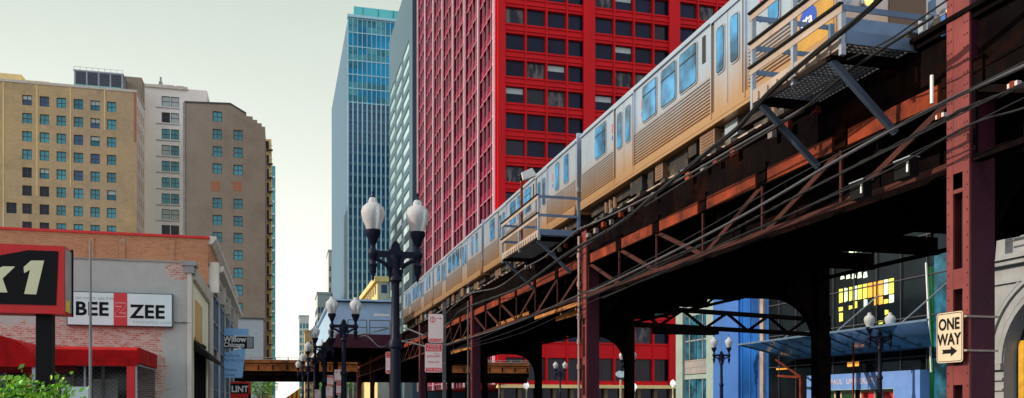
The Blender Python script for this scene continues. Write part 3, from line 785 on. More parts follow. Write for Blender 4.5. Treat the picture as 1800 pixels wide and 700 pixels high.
# conduit pipe up the second column
o = thing('conduit_pipe', 'pinkish vertical conduit pipe strapped to the second column', 'conduit', (8.1, 23.3, 0))
b = MB().use('pipe'); b.tube([(8.1, 23.32, .1), (8.1, 23.32, 6.3)], .035, 10); b.build('pipe', o)
for z in (1.5, 2.6, 3.3, 4.0, 4.9, 5.7):
    b = MB().use('pipe'); b.tube([(8.1, 23.32, z), (8.1, 23.32, z+.14)], .055, 10); b.build('coupling', o)
o = thing('conduit_pipe', 'grey vertical conduit pipe strapped to the third column', 'conduit', (8.1, 38.2, 0))
b = MB().use('cable_grey'); b.tube([(8.1, 38.22, .1), (8.1, 38.22, 6.2)], .04, 8); b.build('pipe', o)
for z in (2.5, 4.5):
    b = MB().use('cable_grey'); b.tube([(8.1, 38.22, z), (8.1, 38.22, z+.14)], .06, 8); b.build('coupling', o)

# ------------------------------------------------------------------ ONE WAY sign strapped to the near column
o = thing('one_way_sign', 'beige one way sign with a black arrow strapped to the near column', 'traffic sign', (8.13, 9.26, 2.45))
ya, yb_, za, zb_ = 9.045, 9.49, 2.13, 2.76
def rrect(u0, u1, z0, z1, k, n=4):
    P = []
    for (cu, cz, st) in ((u1-k, z1-k, 0), (u0+k, z1-k, 90), (u0+k, z0+k, 180), (u1-k, z0+k, 270)):
        for j in range(n+1): t = R(st+90/n*j); P.append((cu+k*math.cos(t), cz+k*math.sin(t)))
    return P
F = Face('-X', 8.12)
b = MB().use('sign_beige'); b.prism([F.p(u, z, 0) for u, z in rrect(ya, yb_, za, zb_, .04)], (-.006, 0, 0)); pl = b.build('plate', o)
b = MB().use('black'); P = rrect(ya+.012, yb_-.012, za+.012, zb_-.012, .035); Q = rrect(ya+.02, yb_-.02, za+.02, zb_-.02, .03)
n = len(P); b.v += [F.p(u, z, .0075) for u, z in P+Q]
for i in range(n): j = (i+1) % n; b.face([i, j, n+j, n+i])
b.build('border', pl)
text('ONE', .2, F.p(9.275, 2.545, .009), '-X', 'black', pl, bold=.006, align='CENTER', sx=.85, ext=.001)
text('WAY', .2, F.p(9.275, 2.355, .009), '-X', 'black', pl, bold=.006, align='CENTER', sx=.85, ext=.001)
b = MB().use('black')
b.prism([F.p(9.275-u, 2.27+z, .008) for u, z in ((-.12, -.026), (.03, -.026), (.03, -.065), (.14, 0), (.03, .065), (.03, .026), (-.12, .026), (-.1, 0))], (-.001, 0, 0)); b.build('arrow', pl)
for z in (2.27, 2.69):
    b = MB().use('tan_steel')
    b.box(8.13, 8.16, 9.0, 9.45, z-.012, z+.012); b.box(8.17, 8.62, 9.018, 9.03, z-.012, z+.012); b.build('strap', o)

# ------------------------------------------------------------------ parking signs
def sign_post(label, px, X, topy, panels, seed=0, hidepost=False):
    y = Yat(px, X); top = Zat(topy, X, y)
    o = thing('parking_sign', label, 'parking sign', (X, y, .13), 'parking signs along the kerb')
    b = MB().use('frame_dark'); b.box(X-.03, X+.03, y-.02, y+.02, .13, top); po = b.build('post', o)
    b = MB().use('galv'); z = 1.0
    while z < top: b.rivet((X, y-.021, z), (0, -1, 0), .01); z += .35
    b.build('bolt_holes', po)
    F = Face('-Y', y-.03)
    for (x0p, x1p, y0p, y1p, kind) in panels:
        u0 = Xat(x0p, y-.03); u1 = Xat(x1p, y-.03); z1 = Zat(y0p, X, y); z0 = Zat(y1p, X, y); h = z1-z0; w = u1-u0
        b = MB().use('pink_white'); b.prism([F.p(u, z, 0) for u, z in rrect(u0, u1, z0, z1, .03)], (0, -.004, 0)); p_ = b.build('panel', o)
        b = MB().use('sign_red')
        if kind == 'A':
            F.box(b, u0+.015, u1-.015, z0+.015, z0+h*.14, .005, .006)
            for j in range(20):
                a0 = 2*PI*j/20; a1 = 2*PI*(j+1)/20; cx, cz, r1, r2 = u0+w*.3, z1-h*.2, w*.2, w*.15
                b.poly([F.p(cx+r*math.cos(t), cz+r*math.sin(t), .006) for r, t in ((r1, a0), (r1, a1), (r2, a1), (r2, a0))])
            F.box(b, cx-.008, cx+.008, cz-w*.15, cz+w*.15, .005, .006)
            F.box(b, u0+w*.58, u1-.05, z1-h*.16, z1-h*.14, .005, .006)
            b.prism([F.p(u1-.06, z1-h*.12, .0055), F.p(u1-.02, z1-h*.15, .0055), F.p(u1-.06, z1-h*.18, .0055)], (0, -.001, 0))
            b.build('restriction_symbol', p_)
            text('TOW ZONE', w*.2, F.p((u0+u1)/2, z0+h*.045, .007), '-Y', 'pink_white', p_, align='CENTER', ext=.0005, sx=.8)
        else:
            F.box(b, u0+.01, u1-.01, z1-h*.27, z1-.012, .005, .006); F.box(b, u0+.01, u1-.01, z0+.012, z0+h*.16, .005, .006)
            F.box(b, u0+w*.5, u1-.05, z1-h*.36, z1-h*.345, .005, .006); b.build('symbol', p_)
            text('2 HOUR', w*.2, F.p((u0+u1)/2, z1-h*.13, .007), '-Y', 'pink_white', p_, align='CENTER', ext=.0005)
            text('PARKING', w*.19, F.p((u0+u1)/2, z1-h*.24, .007), '-Y', 'pink_white', p_, align='CENTER', ext=.0005)
            text('8AM-6PM', w*.2, F.p((u0+u1)/2, z1-h*.48, .007), '-Y', 'sign_red', p_, align='CENTER', ext=.0005)
            text('MON-FRI', w*.17, F.p((u0+u1)/2, z1-h*.68, .007), '-Y', 'sign_red', p_, align='CENTER', ext=.0005)
            text('TOW ZONE', w*.19, F.p((u0+u1)/2, z0+h*.055, .007), '-Y', 'pink_white', p_, align='CENTER', ext=.0005, sx=.8)
    return o
sign_post('two red and white parking signs stacked on a dark post beside the largest lamp', 781, 3.05, 531, [(753, 779, 553, 603, 'A'), (747, 777, 605, 655, 'B')])
sign_post('narrow red and white parking sign showing just left of the big lamp post', 689, 2.75, 612, [(678, 688, 619, 657, 'B')])
sign_post('small pale parking sign above a pink one beside the second lamp post', 602, 2.75, 645, [(588, 600, 650, 671, 'A'), (591, 600, 673, 694, 'B')])
sign_post('small bluish pair of parking signs just left of the second lamp post', 587, 2.6, 655, [(575, 586, 660, 678, 'B'), (573, 585, 680, 699, 'A')])
sign_post('tiny pink parking sign lowest at the foot of the lamp row', 565, 2.6, 680, [(553, 563, 685, 702, 'A')])

# ------------------------------------------------------------------ street lamps
def make_lamp():
    o = thing('street_lamp', 'x', 'street lamp', (0, 0, 0), 'black twin-globe street lamps')
    b = MB().use('lamp_iron')
    b.lathe((0, 0, .13), [(.3, 0), (.3, .3), (.26, .34), (.26, .9), (.2, 1.0), (.22, 1.05), (.14, 1.2), (.125, 1.3), (.11, 2.7), (.15, 2.74), (.15, 2.84), (.12, 2.9), (.1, 2.95), (.085, 4.0), (.09, 4.15), (.15, 4.2), (.12, 4.3), (.1, 4.45), (.14, 4.75)], 18)
    b.build('post', o, smooth=True)
    b = MB().use('lamp_iron')   # centre crown
    b.prism([(-.17, -.07, 4.62), (.17, -.07, 4.62), (.2, -.07, 4.88), (.14, -.07, 5.0), (.1, -.07, 5.02), (.08, -.07, 5.13), (0, -.07, 5.22), (-.08, -.07, 5.13), (-.1, -.07, 5.02), (-.14, -.07, 5.0), (-.2, -.07, 4.88)], (0, .14, 0))
    b.build('crown_ornament', o)
    for s in (-1, 1):
        b = MB().use('lamp_iron')
        b.box(min(s*.15, s*.5), max(s*.15, s*.5), -.05, .05, 4.84, 4.97)
        b.tube(spline([(s*.09, 0, 4.35), (s*.16, 0, 4.62), (s*.3, 0, 4.74), (s*.46, 0, 4.8)], 5), .045, 8)
        b.lathe((s*.49, 0, 0), [(.005, 4.3), (.035, 4.36), (.03, 4.42), (.075, 4.5), (.07, 4.58), (.1, 4.66), (.06, 4.74), (.075, 4.8), (.11, 4.88), (.11, 4.96), (.06, 5.02), (.055, 5.1), (.08, 5.14), (.1, 5.2), (.17, 5.34), (.17, 5.42), (.15, 5.43)], 14)
        b.build('arm', o, smooth=True)
        b = MB().use('globe_glass')
        b.lathe((s*.49, 0, 0), [(.14, 5.425), (.165, 5.5), (.22, 5.62), (.255, 5.74), (.26, 5.82), (.235, 5.91), (.16, 5.98), (.105, 6.01), (.1, 6.06), (.075, 6.12), (.02, 6.14)], 20)
        g = b.build('globe', o, smooth=True)
        b = MB().use('lamp_iron'); b.lathe((s*.49, 0, 0), [(.035, 6.13), (.04, 6.16), (.015, 6.2), (.03, 6.24), (.005, 6.3)], 10); b.build('finial', g, smooth=True)
        b = MB().use('white'); b.lathe((s*.49, 0, 0), [(.05, 5.44), (.06, 5.6), (.03, 5.75)], 10); b.build('bulb', g, smooth=True)
    return o
lamp = make_lamp()
LP = [(2.48, 19.4, 'black twin-globe street lamp, the largest, standing in front of the grey tower'), (2.64, 37.6, 'black twin-globe street lamp in front of the blue station wall, second in the row'),
      (2.5, 51.5, 'black twin-globe street lamp third in the receding row'), (2.5, 64.5, 'small twin-globe street lamp fourth in the receding row'),
      (2.5, 79, 'tiny twin-globe street lamp fifth in the receding row, under the crossing tracks'), (2.4, 93, 'farthest twin-globe street lamp of the receding row'),
      (28.5, 37.2, 'twin-globe street lamp in front of the blue university doorway'), (28.5, 53.2, 'twin-globe street lamp in front of the bright blue wall panel'),
      (28.5, 69.5, 'twin-globe street lamp seen through the steel arch before the red building'), (28.5, 88, 'distant twin-globe street lamp before the red building, between two columns'), (28.5, 114, 'farthest twin-globe street lamp at the red building corner')]
for i, (x, y, lb) in enumerate(LP):
    c = lamp if i == 0 else copy_tree(lamp)
    c.location = (x, y, 0); c['label'] = lb; c.rotation_euler.z = 0 if x < 10 else R(-20)
def plaza_lamp(px, topy, Y, label):
    x = Xat(px, Y); zt = Zat(topy, x, Y)
    o = thing('plaza_lamp', label, 'plaza lamp', (x, Y, 0), 'cream single-globe lamps')
    b = MB().use('cream_iron'); b.lathe((x, Y, 0), [(.3, 0), (.25, .5), (.12, .8), (.1, zt-1.3), (.2, zt-1.1), (.14, zt-.95)], 12); b.build('post', o, smooth=True)
    b = MB().use('globe_on'); b.lathe((x, Y, zt-.95), [(.14, 0), (.38, .3), (.4, .5), (.26, .8), (.08, .93), (.01, 1)], 16); b.build('globe', o, smooth=True)
plaza_lamp(925, 671, 112, 'cream lamp with one white globe before the red building, left of the arch')
plaza_lamp(1115, 674, 112, 'cream lamp with one white globe below the oval sign')
plaza_lamp(1183, 668, 112, 'cream lamp with one white globe at the red building right corner')
x = Xat(1091, 108); o = thing('oval_sign', 'pale blue oval sign on a cream post before the red building', 'sign', (x, 108, 0))
b = MB().use('cream_iron'); b.box(x-.1, x+.1, 107.95, 108.1, 0, 4.9); b.build('post', o)
zc = Zat(658, x, 108); b = MB().use('sign_white'); b.prism([(x+.75*math.cos(R(15*j)), 107.9, zc+.45*math.sin(R(15*j))) for j in range(24)], (0, -.08, 0)); b.build('panel', o)

# ------------------------------------------------------------------ left corner: drive-in sign, shrubs, thin pole
Y0 = 14.0; F = Face('-Y', Y0)
o = thing('pole_sign', 'red and black box sign reading k1 on a thick black pole', 'sign', (Xat(80, 14.2), 14.2, 0))
xa, xb = Xat(-150, Y0), Xat(113, Y0)
zt = Zat(433, xb, Y0); zb0 = Zat(550, xb, Y0)
b = MB().use('red_paint'); F.box(b, xa, xb, zb0, zt, -.42, 0); F.box(b, xa-.02, xb+.02, zb0-.02, zb0, -.43, .02); bx = b.build('sign_box', o)
b = MB().use('frame_grey'); b.box(xb+.001, xb+.012, Y0+.04, Y0+.4, zb0+.02, zt-.03); b.use('black'); b.box(xb-.002, xb+.03, Y0+.41, Y0+.45, zb0-.02, zt+.02); b.use('yellow'); b.box(xb+.0125, xb+.018, Y0+.05, Y0+.26, zb0+.02, zb0+.19); b.build('side_cover', o)
b = MB().use('black'); x1_ = Xat(103, Y0); pz = lambda p, q: (Xat(p, Y0), Zat(q, Xat(p, Y0), Y0))
pts = [pz(103, 442), pz(50, 440), pz(0, 449), (xa+.15, zt-.35), (xa+.15, zb0+.1), pz(99, 537)]
b.prism([F.p(u, z, .001) for u, z in pts], (0, -.008, 0)); fc = b.build('sign_face', o)
for nm, P in (('one', ((43, 517), (64, 518), (78, 458.5), (55, 458.5), (42, 470), (43, 480.5), (53.5, 474.5))),
              ('k', ((-64, 514), (-44, 514), (-36, 489), (-30, 489), (-12, 514), (13.5, 514.5), (5, 490), (27, 469), (5, 468.5), (-20, 484), (-34, 484), (-26, 452), (-47, 452)))):
    w = MB().use('cream'); w.prism([F.p(pz(a, q)[0], pz(a, q)[1], .0095) for a, q in P], (0, -.006, 0)); w.build('lettering', fc)
xp = Xat(80, 14.2); b = MB().use('black'); b.box(xp-.105, xp+.105, 14.1, 14.31, 0, zb0-.02); b.build('pole', o)
# shrubs
def shrub(px0, px1, topy, Y, label, seed, m='leaf', n=1500):
    rnd = random.Random(seed); x0, x1 = Xat(px0, Y), Xat(px1, Y); cx = (x0+x1)/2; w = (x1-x0)/2; zt = Zat(topy, cx, Y)
    o = thing('shrub', label, 'shrub', (cx, Y, 0), 'bright green shrubs in the corner')
    st = MB().use('bark'); tips = []
    for i in range(16):
        a = rnd.uniform(0, 2*PI); rr = rnd.uniform(.2, .95)*w; zz = zt*rnd.uniform(.62, 1.0)*(1-.18*(rr/w)**2)
        p0 = Vector((cx+rnd.uniform(-.08, .08), Y+rnd.uniform(-.08, .08), .0)); p1 = Vector((cx+rr*math.cos(a), Y+rr*.8*math.sin(a), zz))
        mid = (p0+p1)/2+Vector((rnd.uniform(-.1, .1), 0, .2)); sp = spline([p0, mid, p1], 5); st.tube(sp, [.018-.014*k/(len(sp)-1) for k in range(len(sp))], 5); tips.append(sp)
    st.build('stems', o)
    lf = MB()
    for i in range(n):
        sp = rnd.choice(tips); k = int(len(sp)*rnd.uniform(.35, 1)**.7)-1; p = sp[max(0, k)]+Vector([rnd.gauss(0, .09) for _ in range(3)])
        lf.use(m if rnd.random() < .62 else rnd.choice(['leaf_dark', 'leaf_mid', 'leaf_yellow']))
        d = Vector([rnd.gauss(0, 1) for _ in range(3)]).normalized(); s_ = rnd.uniform(.035, .08); t = d.orthogonal().normalized()
        u = d.cross(t); lf.poly([p, p+t*s_*.5+u*s_*.35, p+t*s_*1.3, p+t*s_*.5-u*s_*.35])
    lf.build('foliage', o)
shrub(-45, 62, 640, 11.0, 'bright green leafy shrub at the lower left corner', 1, n=6500)
shrub(66, 128, 652, 11.5, 'bright green leafy shrub in front of the black sign pole', 2, n=4500)
shrub(132, 165, 690, 12.0, 'low yellow-green shrub beside the thin grey pole', 3, n=900)
b = MB().use('pole_grey'); xq = Xat(159, 20); b.tube([(xq, 20, 0), (xq, 20, 2.9), (xq, 20, Zat(424, xq, 20))], [.036, .03, .018], 8)
tag(b.build('flagpole', loc=(xq, 20, 0), smooth=True), 'thin bare grey metal pole standing before the painted brick shop', 'pole')

# ------------------------------------------------------------------ painted brick shop
YA = 33.0; X3 = -3.0
A = thing('shop_building', 'grey painted brick shop with worn red brick and a bright storefront side', 'shop', (X3, YA, 0))
xw0 = -16.0; zA = Zat(463, X3, YA)
F = Face('-Y', YA)
b = MB(); wl = MB()
ops = [(Xat(-40, YA), Xat(50, YA), .9, 3.0), (Xat(70, YA), Xat(232, YA), .6, 3.05)]
F.holes(wl, xw0, X3, 0, zA, ops, .3, 'brick_paint')
wl.use('brick_paint'); wl.box(xw0, X3-.5, YA+1.5, 41, 0, zA-.02); wl.build('wall', A)
for i, (u0, u1, z0, z1) in enumerate(ops):
    w = MB().use('shop_dark'); F.box(w, u0, u1, z0, z1, -.34, -.3); w.use('frame_grey')
    for k in range(4 if i else 3): uu = u0+(u1-u0)*k/(3 if i else 2); F.box(w, uu-.05, uu+.05, z0, z1, -.29, -.22)
    F.box(w, u0, u1, z1-.12, z1, -.29, -.2); w.use('sign_grey'); F.box(w, u0+.2, u0+1.0, z0+.5, z1-.5, -.29, -.28); F.box(w, u1-1.3, u1-.5, z0+.7, z1-.55, -.29, -.28)
    w.build('window', A)
# pilaster with moulded cap at the corner and storefront running down the street
pl = MB().use('limestone'); pl.box(X3-.12, X3+.03, YA-.06, YA+.45, 0, zA-.35); pl.use('stone')
pl.box(X3-.2, X3+.12, YA-.12, YA+.55, zA-.35, zA-.1); pl.box(X3-.28, X3+.2, YA-.16, YA+.6, zA-.1, zA+.06); pl.build('pilaster', A)
s = MB().use('storefront'); s.box(X3-.5, X3, YA+.45, 41, 4.1, zA-.55); s.box(X3-.5, X3, YA+.45, YA+1.2, 0, 4.1); s.box(X3-.5, X3, 40.2, 41, 0, 4.1)
s.use('limestone'); s.prism([(X3-.3, YA+.45, zA-.55), (X3+.12, YA+.45, zA-.5), (X3+.2, YA+.45, zA-.15), (X3-.3, YA+.45, zA-.1)], (0, 7.5, 0)); s.build('storefront', A)
s = MB().use('gold'); s.box(X3-.1, X3+.03, YA+1.6, YA+4.4, 4.0, 5.5); s.build('gold_sign_board', A)
s = MB().use('shop_dark'); s.box(X3-.3, X3-.1, YA+1.2, 40.2, .5, 4.1); s.use('black'); s.box(X3-.3, X3-.05, YA+1.2, 40.2, 0, .5)
for k in range(5): s.box(X3-.1, X3-.02, YA+1.2+k*1.4, YA+1.3+k*1.4, .5, 4.1)
s.build('shop_window', A)
s = MB().use('black'); s.prism([(X3, YA+1.0, 3.95), (X3+.55, YA+1.0, 3.45), (X3+.55, YA+1.0, 3.3), (X3, YA+1.0, 3.6)], (0, 6.8, 0)); s.build('street_awning', A)
s = MB().use('concrete'); s.box(xw0, X3-.3, YA-.03, YA+.3, zA, zA+.06); s.build('coping', A)
# gas pipe / conduit line along wall
w = MB().use('cable'); w.tube([(X3-1.1, YA-.05, Zat(568, X3, YA)), (X3, YA-.05, Zat(568, X3, YA))], .015, 6); w.build('wall_conduit', A)

# building behind, orange brick parapet
YB = 41.1; B = thing('brick_building', 'two-storey building with orange brick wall, red coping and white cornice', 'building', (X3, YB, 0))
zB = Zat(420, X3, YB)
w = MB().use('brick_orange'); w.box(-22, X3-.02, YB, 63, 0, zB); w.build('wall', B)
w = MB().use('red_paint'); w.box(-22, X3+.04, YB-.07, YB+.25, zB, zB+.1); w.build('coping', B)
w = MB()
for px in (160, 215, 302): x = Xat(px, YB); w = MB().use('brick_orange'); w.box(x-.12, x+.12, YB-.06, YB-.002, 6.6, zB-.15); w.build('brick_pier', B)
w = MB().use('limestone'); w.prism([(X3-.1, YB+.1, zB-.25), (X3+.12, YB+.1, zB-.2), (X3+.32, YB+.1, zB+.02), (X3+.32, YB+.1, zB+.14), (X3-.1, YB+.1, zB+.14)], (0, 21.8, 0)); w.build('top_cornice', B)
w = MB().use('brick_orange'); w.box(X3-.019, X3+.05, YB+.05, 62.9, 7.8, zB-.25); w.build('frieze', B)
w = MB().use('limestone')
prof = [(X3-.1, 7.0), (X3+.1, 7.0), (X3+.14, 7.2), (X3+.3, 7.3), (X3+.34, 7.45), (X3+.6, 7.6), (X3+.62, 7.8), (X3-.1, 7.82)]
w.prism([(x, YB+.4, z) for x, z in prof], (0, 21.4, 0))
for k in range(5):
    y = YB+.2+k*4.8; w.box(X3-.05, X3+.42, y, y+.5, 6.6, 7.95)
    w.box(X3-.05, X3+.16, y+.02, y+.48, 0, 6.6)
w.build('cornice', B)
w = MB().use('frame_dark'); w.box(X3-.01, X3+.02, YB+.05, 62.9, .5, 6.95); w.build('shopfront', B)
F = Face('+X', X3+.02); ops = []
for k in range(4):
    y = YB+.95+k*4.8
    for j in range(2):
        ops += [(y+j*1.95, y+j*1.95+1.75, 4.2, 6.7), (y+j*1.95, y+j*1.95+1.75, .8, 3.8)]
windows(B, F, ops, -.05, 'h', 'galv_blue', 't_glass2')

# shop sign
F = Face('-Y', YA-.22); yy = YA-.22
sx0, sx1 = Xat(119, yy), Xat(302, yy); sz0, sz1 = Zat(574, sx1, yy), Zat(518.5, sx1, yy)
o = thing('shop_sign', 'white shop sign reading BEE ZZEE with a red centre band', 'shop sign', (sx0, yy, sz0))
b = MB().use('frame_dark'); F.box(b, sx0-.03, sx1+.03, sz0-.03, sz1+.03, -.2, -.02); b.build('frame', o)
b = MB().use('sign_white'); F.box(b, sx0, sx1, sz0, sz1, -.02, .0); fc = b.build('panel', o)
W = sx1-sx0; H = sz1-sz0; U = lambda t: sx0+W*t; V = lambda t: sz0+H*t
b = MB().use('sign_red'); F.box(b, U(.435), U(.565), V(-.01), V(1.01), .001, .012); b.build('red_band', fc)
def outline_z():
    b = MB().use('pink_white'); u0, u1, z0, z1 = U(.45), U(.553), V(.27), V(.7); t = .017
    P = [(u0, z1), (u1, z1), (u1, z1-(z1-z0)*.27), (u0+(u1-u0)*.4, z0+(z1-z0)*.27), (u1, z0+(z1-z0)*.27), (u1, z0), (u0, z0), (u0, z0+(z1-z0)*.27), (u0+(u1-u0)*.6, z1-(z1-z0)*.27), (u0, z1-(z1-z0)*.27)]
    for i in range(len(P)): a, c = P[i], P[(i+1) % len(P)]; b.bar(F.p(a[0], a[1], .016), F.p(c[0], c[1], .016), t, .006, up=(0, 0, 1)) if abs(a[1]-c[1]) > .01 else F.box(b, min(a[0], c[0]), max(a[0], c[0]), a[1]-t/2, a[1]+t/2, .013, .018)
    return b.build('outline_letter', fc)
outline_z()
text('BEE', H*.58, F.p(U(.068), V(.3), .004), '-Y', 'black', fc, bold=.019, sx=1.02, spacing=1.06)
text('ZEE', H*.58, F.p(U(.595), V(.25), .004), '-Y', 'black', fc, bold=.019, sx=1.02, spacing=1.06)
text('eat smart. eat fresh.', H*.15, F.p(U(.07), V(.79), .004), '-Y', 'sign_grey', fc)
text('freshhealthy cuisine', H*.15, F.p(U(.62), V(.08), .004), '-Y', 'sign_grey', fc)

# awning over the fenced entry
Ya = 28.9; xr = Xat(241, Ya); xl = Xat(40, Ya)
zt = Zat(613, xr, Ya); zb_ = Zat(638, xr, Ya)
o = thing('awning', 'straight red canvas awning on red posts over the fenced entry', 'awning', (xr, Ya, 0))
b = MB().use('awning')
b.prism([(xl, Ya, zb_), (xl, Ya, zt-.05), (xl, Ya+.35, zt+.06), (xl, YA-.02, zt+.06), (xl, YA-.02, zt-.02), (xl, Ya+.06, zt-.15), (xl, Ya+.06, zb_)], (xr-xl, 0, 0))
b.box(xr, xr+.06, Ya, YA-.02, zb_, zt+.03); b.use('awning'); b.box(xl, xr, Ya-.012, Ya-.002, zb_-.1, zb_+.02); b.build('canopy', o)
for x in (Xat(57, Ya), Xat(230, Ya)):
    b = MB().use('red_paint'); b.box(x-.12, x+.12, Ya+.0, Ya+.2, 0, zb_); b.build('post', o)
    b = MB().use('galv'); b.box(x+.13, x+.17, Ya, Ya+.1, 0, zb_); b.build('bracket', o)
# dome awning
xd1 = Xat(60, 27.5); xd0 = Xat(-130, 27.5); cx = (xd0+xd1)/2; rw = (xd1-xd0)/2; z0 = Zat(645, xd1, 27.5); zt2 = Zat(588, xd1, 27.5)
o = thing('dome_awning', 'rounded red canvas awning at the left edge', 'awning', (cx, 27.5, z0))
b = MB().use('awning')
arc = [(cx+rw*math.cos(PI*j/24), z0+(zt2-z0)*math.sin(PI*j/24)**.8) for j in range(25)]
b.prism([(x, 27.5, z) for x, z in arc], (0, 5.4, 0)); b.build('canopy', o)
b = MB().use('galv'); b.box(xd1-.08, xd1, 27.6, 27.7, 0, z0); b.build('post', o)
b = MB().use('galv'); b.box(cx, cx+.06, 27.6, 27.7, 0, z0); b.build('post', o)
# chain link fence in front of the entry
o = thing('chain_link_fence', 'grey chain link fence enclosing the entry under the straight red awning', 'fence', (xl, Ya, 0))
b = MB().use('galv')
for u in (Xat(60, Ya), Xat(146, Ya), xr-.3): b.tube([(u, Ya+.25, 0), (u, Ya+.25, zb_-.02)], .035, 8)
b.build('post', o)
b = MB().use('galv')
for z in (zb_-.06, 1.75): b.tube([(Xat(60, Ya), Ya+.25, z), (xr, Ya+.25, z)], .025, 6)
b.tube([(xr, Ya+.25, zb_-.06), (xr, YA-.05, zb_-.06)], .025, 6); b.build('top_rail', o)
b = MB().use('cable_grey')
def mesh_panel(p0, p1, z0, z1, st=.14, w=.007):
    p0 = Vector(p0); p1 = Vector(p1); Ln = (p1-p0).length; d = (p1-p0)/Ln; H = z1-z0; k = -H
    while k < Ln:
        for sgn in (1, -1):
            a0 = max(0, -k) if sgn > 0 else max(0, k+H-Ln)
            ua, ub = k, k+H
            ta = max(0, -k/H); tb = min(1, (Ln-k)/H)
            if tb <= ta: continue
            ua, ub = k+H*ta, k+H*tb; za, zb = z0+H*ta, z0+H*tb
            if sgn < 0: za, zb = z1-H*ta, z1-H*tb
            A_ = p0+d*ua; B_ = p0+d*ub
            b.bar((A_.x, A_.y, za), (B_.x, B_.y, zb), w, w)
        k += st
mesh_panel((Xat(60, Ya), Ya+.25, 0), (xr, Ya+.25, 0), 1.2, zb_-.06)
mesh_panel((xr, Ya+.25, 0), (xr, YA-.05, 0), 1.2, zb_-.06)
b.build('wire_mesh', o)
b = MB().use('sign_white'); ua = Xat(105, Ya); F = Face('-Y', Ya+.2); F.box(b, ua, ua+.75, 1.2, 2.15, 0, .01)
tag(b.build('notice_board', loc=(ua, Ya+.2, 1.2)), 'pale blue notice board hung on the chain link fence', 'notice board')

# banner sign for the church, blade sign, red sign
yy = 50.5; F = Face('-Y', yy)
z1, z0 = Zat(591, X3, yy), Zat(612, X3, yy); xr_ = Xat(446, yy); xl_ = X3+.1
o = thing('blade_sign', 'black blade sign reading Willow Chicago above a pale blue banner', 'blade sign', (X3, yy, z0))
b = MB().use('black'); F.box(b, xl_, xr_, z0, z1, -.08, 0); pn = b.build('panel', o)
b = MB().use('frame_grey'); F.box(b, Xat(434, yy), xr_-.05, z0+.04, z1-.04, .001, .01); b.build('grey_square', pn)
text('Willow', .42, F.p(Xat(392.5, yy), z0+.36, .004), '-Y', 'white', pn, bold=.016, sx=.95)
text('Chicago', .36, F.p(Xat(393, yy), z0+.07, .004), '-Y', 'white', pn, bold=.012, sx=.93)
b = MB().use('frame_dark'); F.box(b, X3-.02, xl_+.02, z0-.1, z1+.1, -.06, -.01); b.build('wall_bracket', o)
o = thing('banner', 'pale blue church banner hanging below the black blade sign', 'banner', (X3, yy, z0))
zz1, zz0 = Zat(614, X3, yy), Zat(664, X3, yy)
b = MB().use('banner'); b.prism([(xl_, yy+.02, zz0-.0), (Xat(426, yy), yy+.02, zz0), (Xat(432, yy), yy+.02, zz1+.1), (xl_, yy+.02, zz1-.2)], (0, .02, 0)); pn = b.build('cloth', o)
for t, q, s_ in (('A Church', 627, .22), ('For the City', 635, .22), ('Ministry', 652, .22), ('Center', 661, .22)):
    text(t, s_, (Xat(393.5, yy), yy+.012, Zat(q, X3, yy)), '-Y', 'banner_ink', pn, ext=.002, sx=.95)
zz1, zz0 = Zat(577, X3, yy), Zat(590, X3, yy)
b = MB().use('banner'); F.box(b, xl_, Xat(437, yy), zz0+.02, zz1, -.04, -.02); b.build('cloth', o)
yy = 56; F = Face('-Y', yy); xl_, xr_ = X3+.1, Xat(441, yy); z1, z0 = Zat(671, X3, yy), Zat(705, X3, yy)
o = thing('red_sign', 'small red framed sign with white letters low under the banner', 'shop sign', (X3, yy, z0))
b = MB().use('red_paint'); F.box(b, xl_, xr_, z1-.12, z1, -.1, .0); F.box(b, xr_-.15, xr_, z0, z1-.12, -.1, 0); F.box(b, xl_, xr_, z0, z0+.45, -.1, 0); b.build('frame', o)
b = MB().use('black'); F.box(b, xl_, xr_-.15, z0+.45, z1-.12, -.09, -.03); fc = b.build('panel', o)
text('LINT', .52, F.p(xl_+.12, z0+.55, -.02), '-Y', 'white', fc, bold=.015, sx=.9)

# ------------------------------------------------------------------ brick towers far left
YT = 190.0
def rows(px_list, py_list, w, h, X=None, Y=YT):
    out = []
    for px in px_list:
        for py in py_list:
            x = Xat(px, Y); z = Zat(py, x, Y); out.append((x-w/2, x+w/2, z-h/2, z+h/2))
    return out
xc = Xat(240, YT)
t1 = thing('brick_tower', 'wide tan brick tower with rows of cyan windows and rooftop chiller', 'tower', (xc, YT, 0))
cols = [Xat(p, YT) for p in (47.5, 78, 107.7, 137.8, 167.2, 196)]
dz = 31.6/1550*176; zs = [Zat(178+31.7*k, -45, YT)-0 for k in range(17)]
ops = []
for z in zs:
    for x in cols: ops.append((round(x-.85, 3), round(x+.85, 3), round(z-1.0, 3), round(z+1.0, 3)))
zf = zs[6]; ops.append((round(Xat(20, YT)-.9, 3), round(Xat(20, YT)+.9, 3), round(zf-1.05, 3), round(zf+1.05, 3)))
F = Face('-Y', YT); zT = Zat(163, xc, YT)
w = MB(); F.holes(w, -75, xc, 0, zT, ops, .45, 'brick_tan'); w.box(-75, xc-.05, YT+.9, YT+11, 0, zT-.05)
G = Face('+X', xc); gops = []
for z in zs:
    for k in range(4): gops.append((YT+1.4+k*2.4, YT+2.6+k*2.4, round(z-1.05, 3), round(z+1.05, 3)))
G.holes(w, YT, YT+11, 0, zT, gops, .4, 'white_brick'); w.build('wall', t1)  # tan tower's bright side: its light is painted in as pale brick
rnd = random.Random(3)
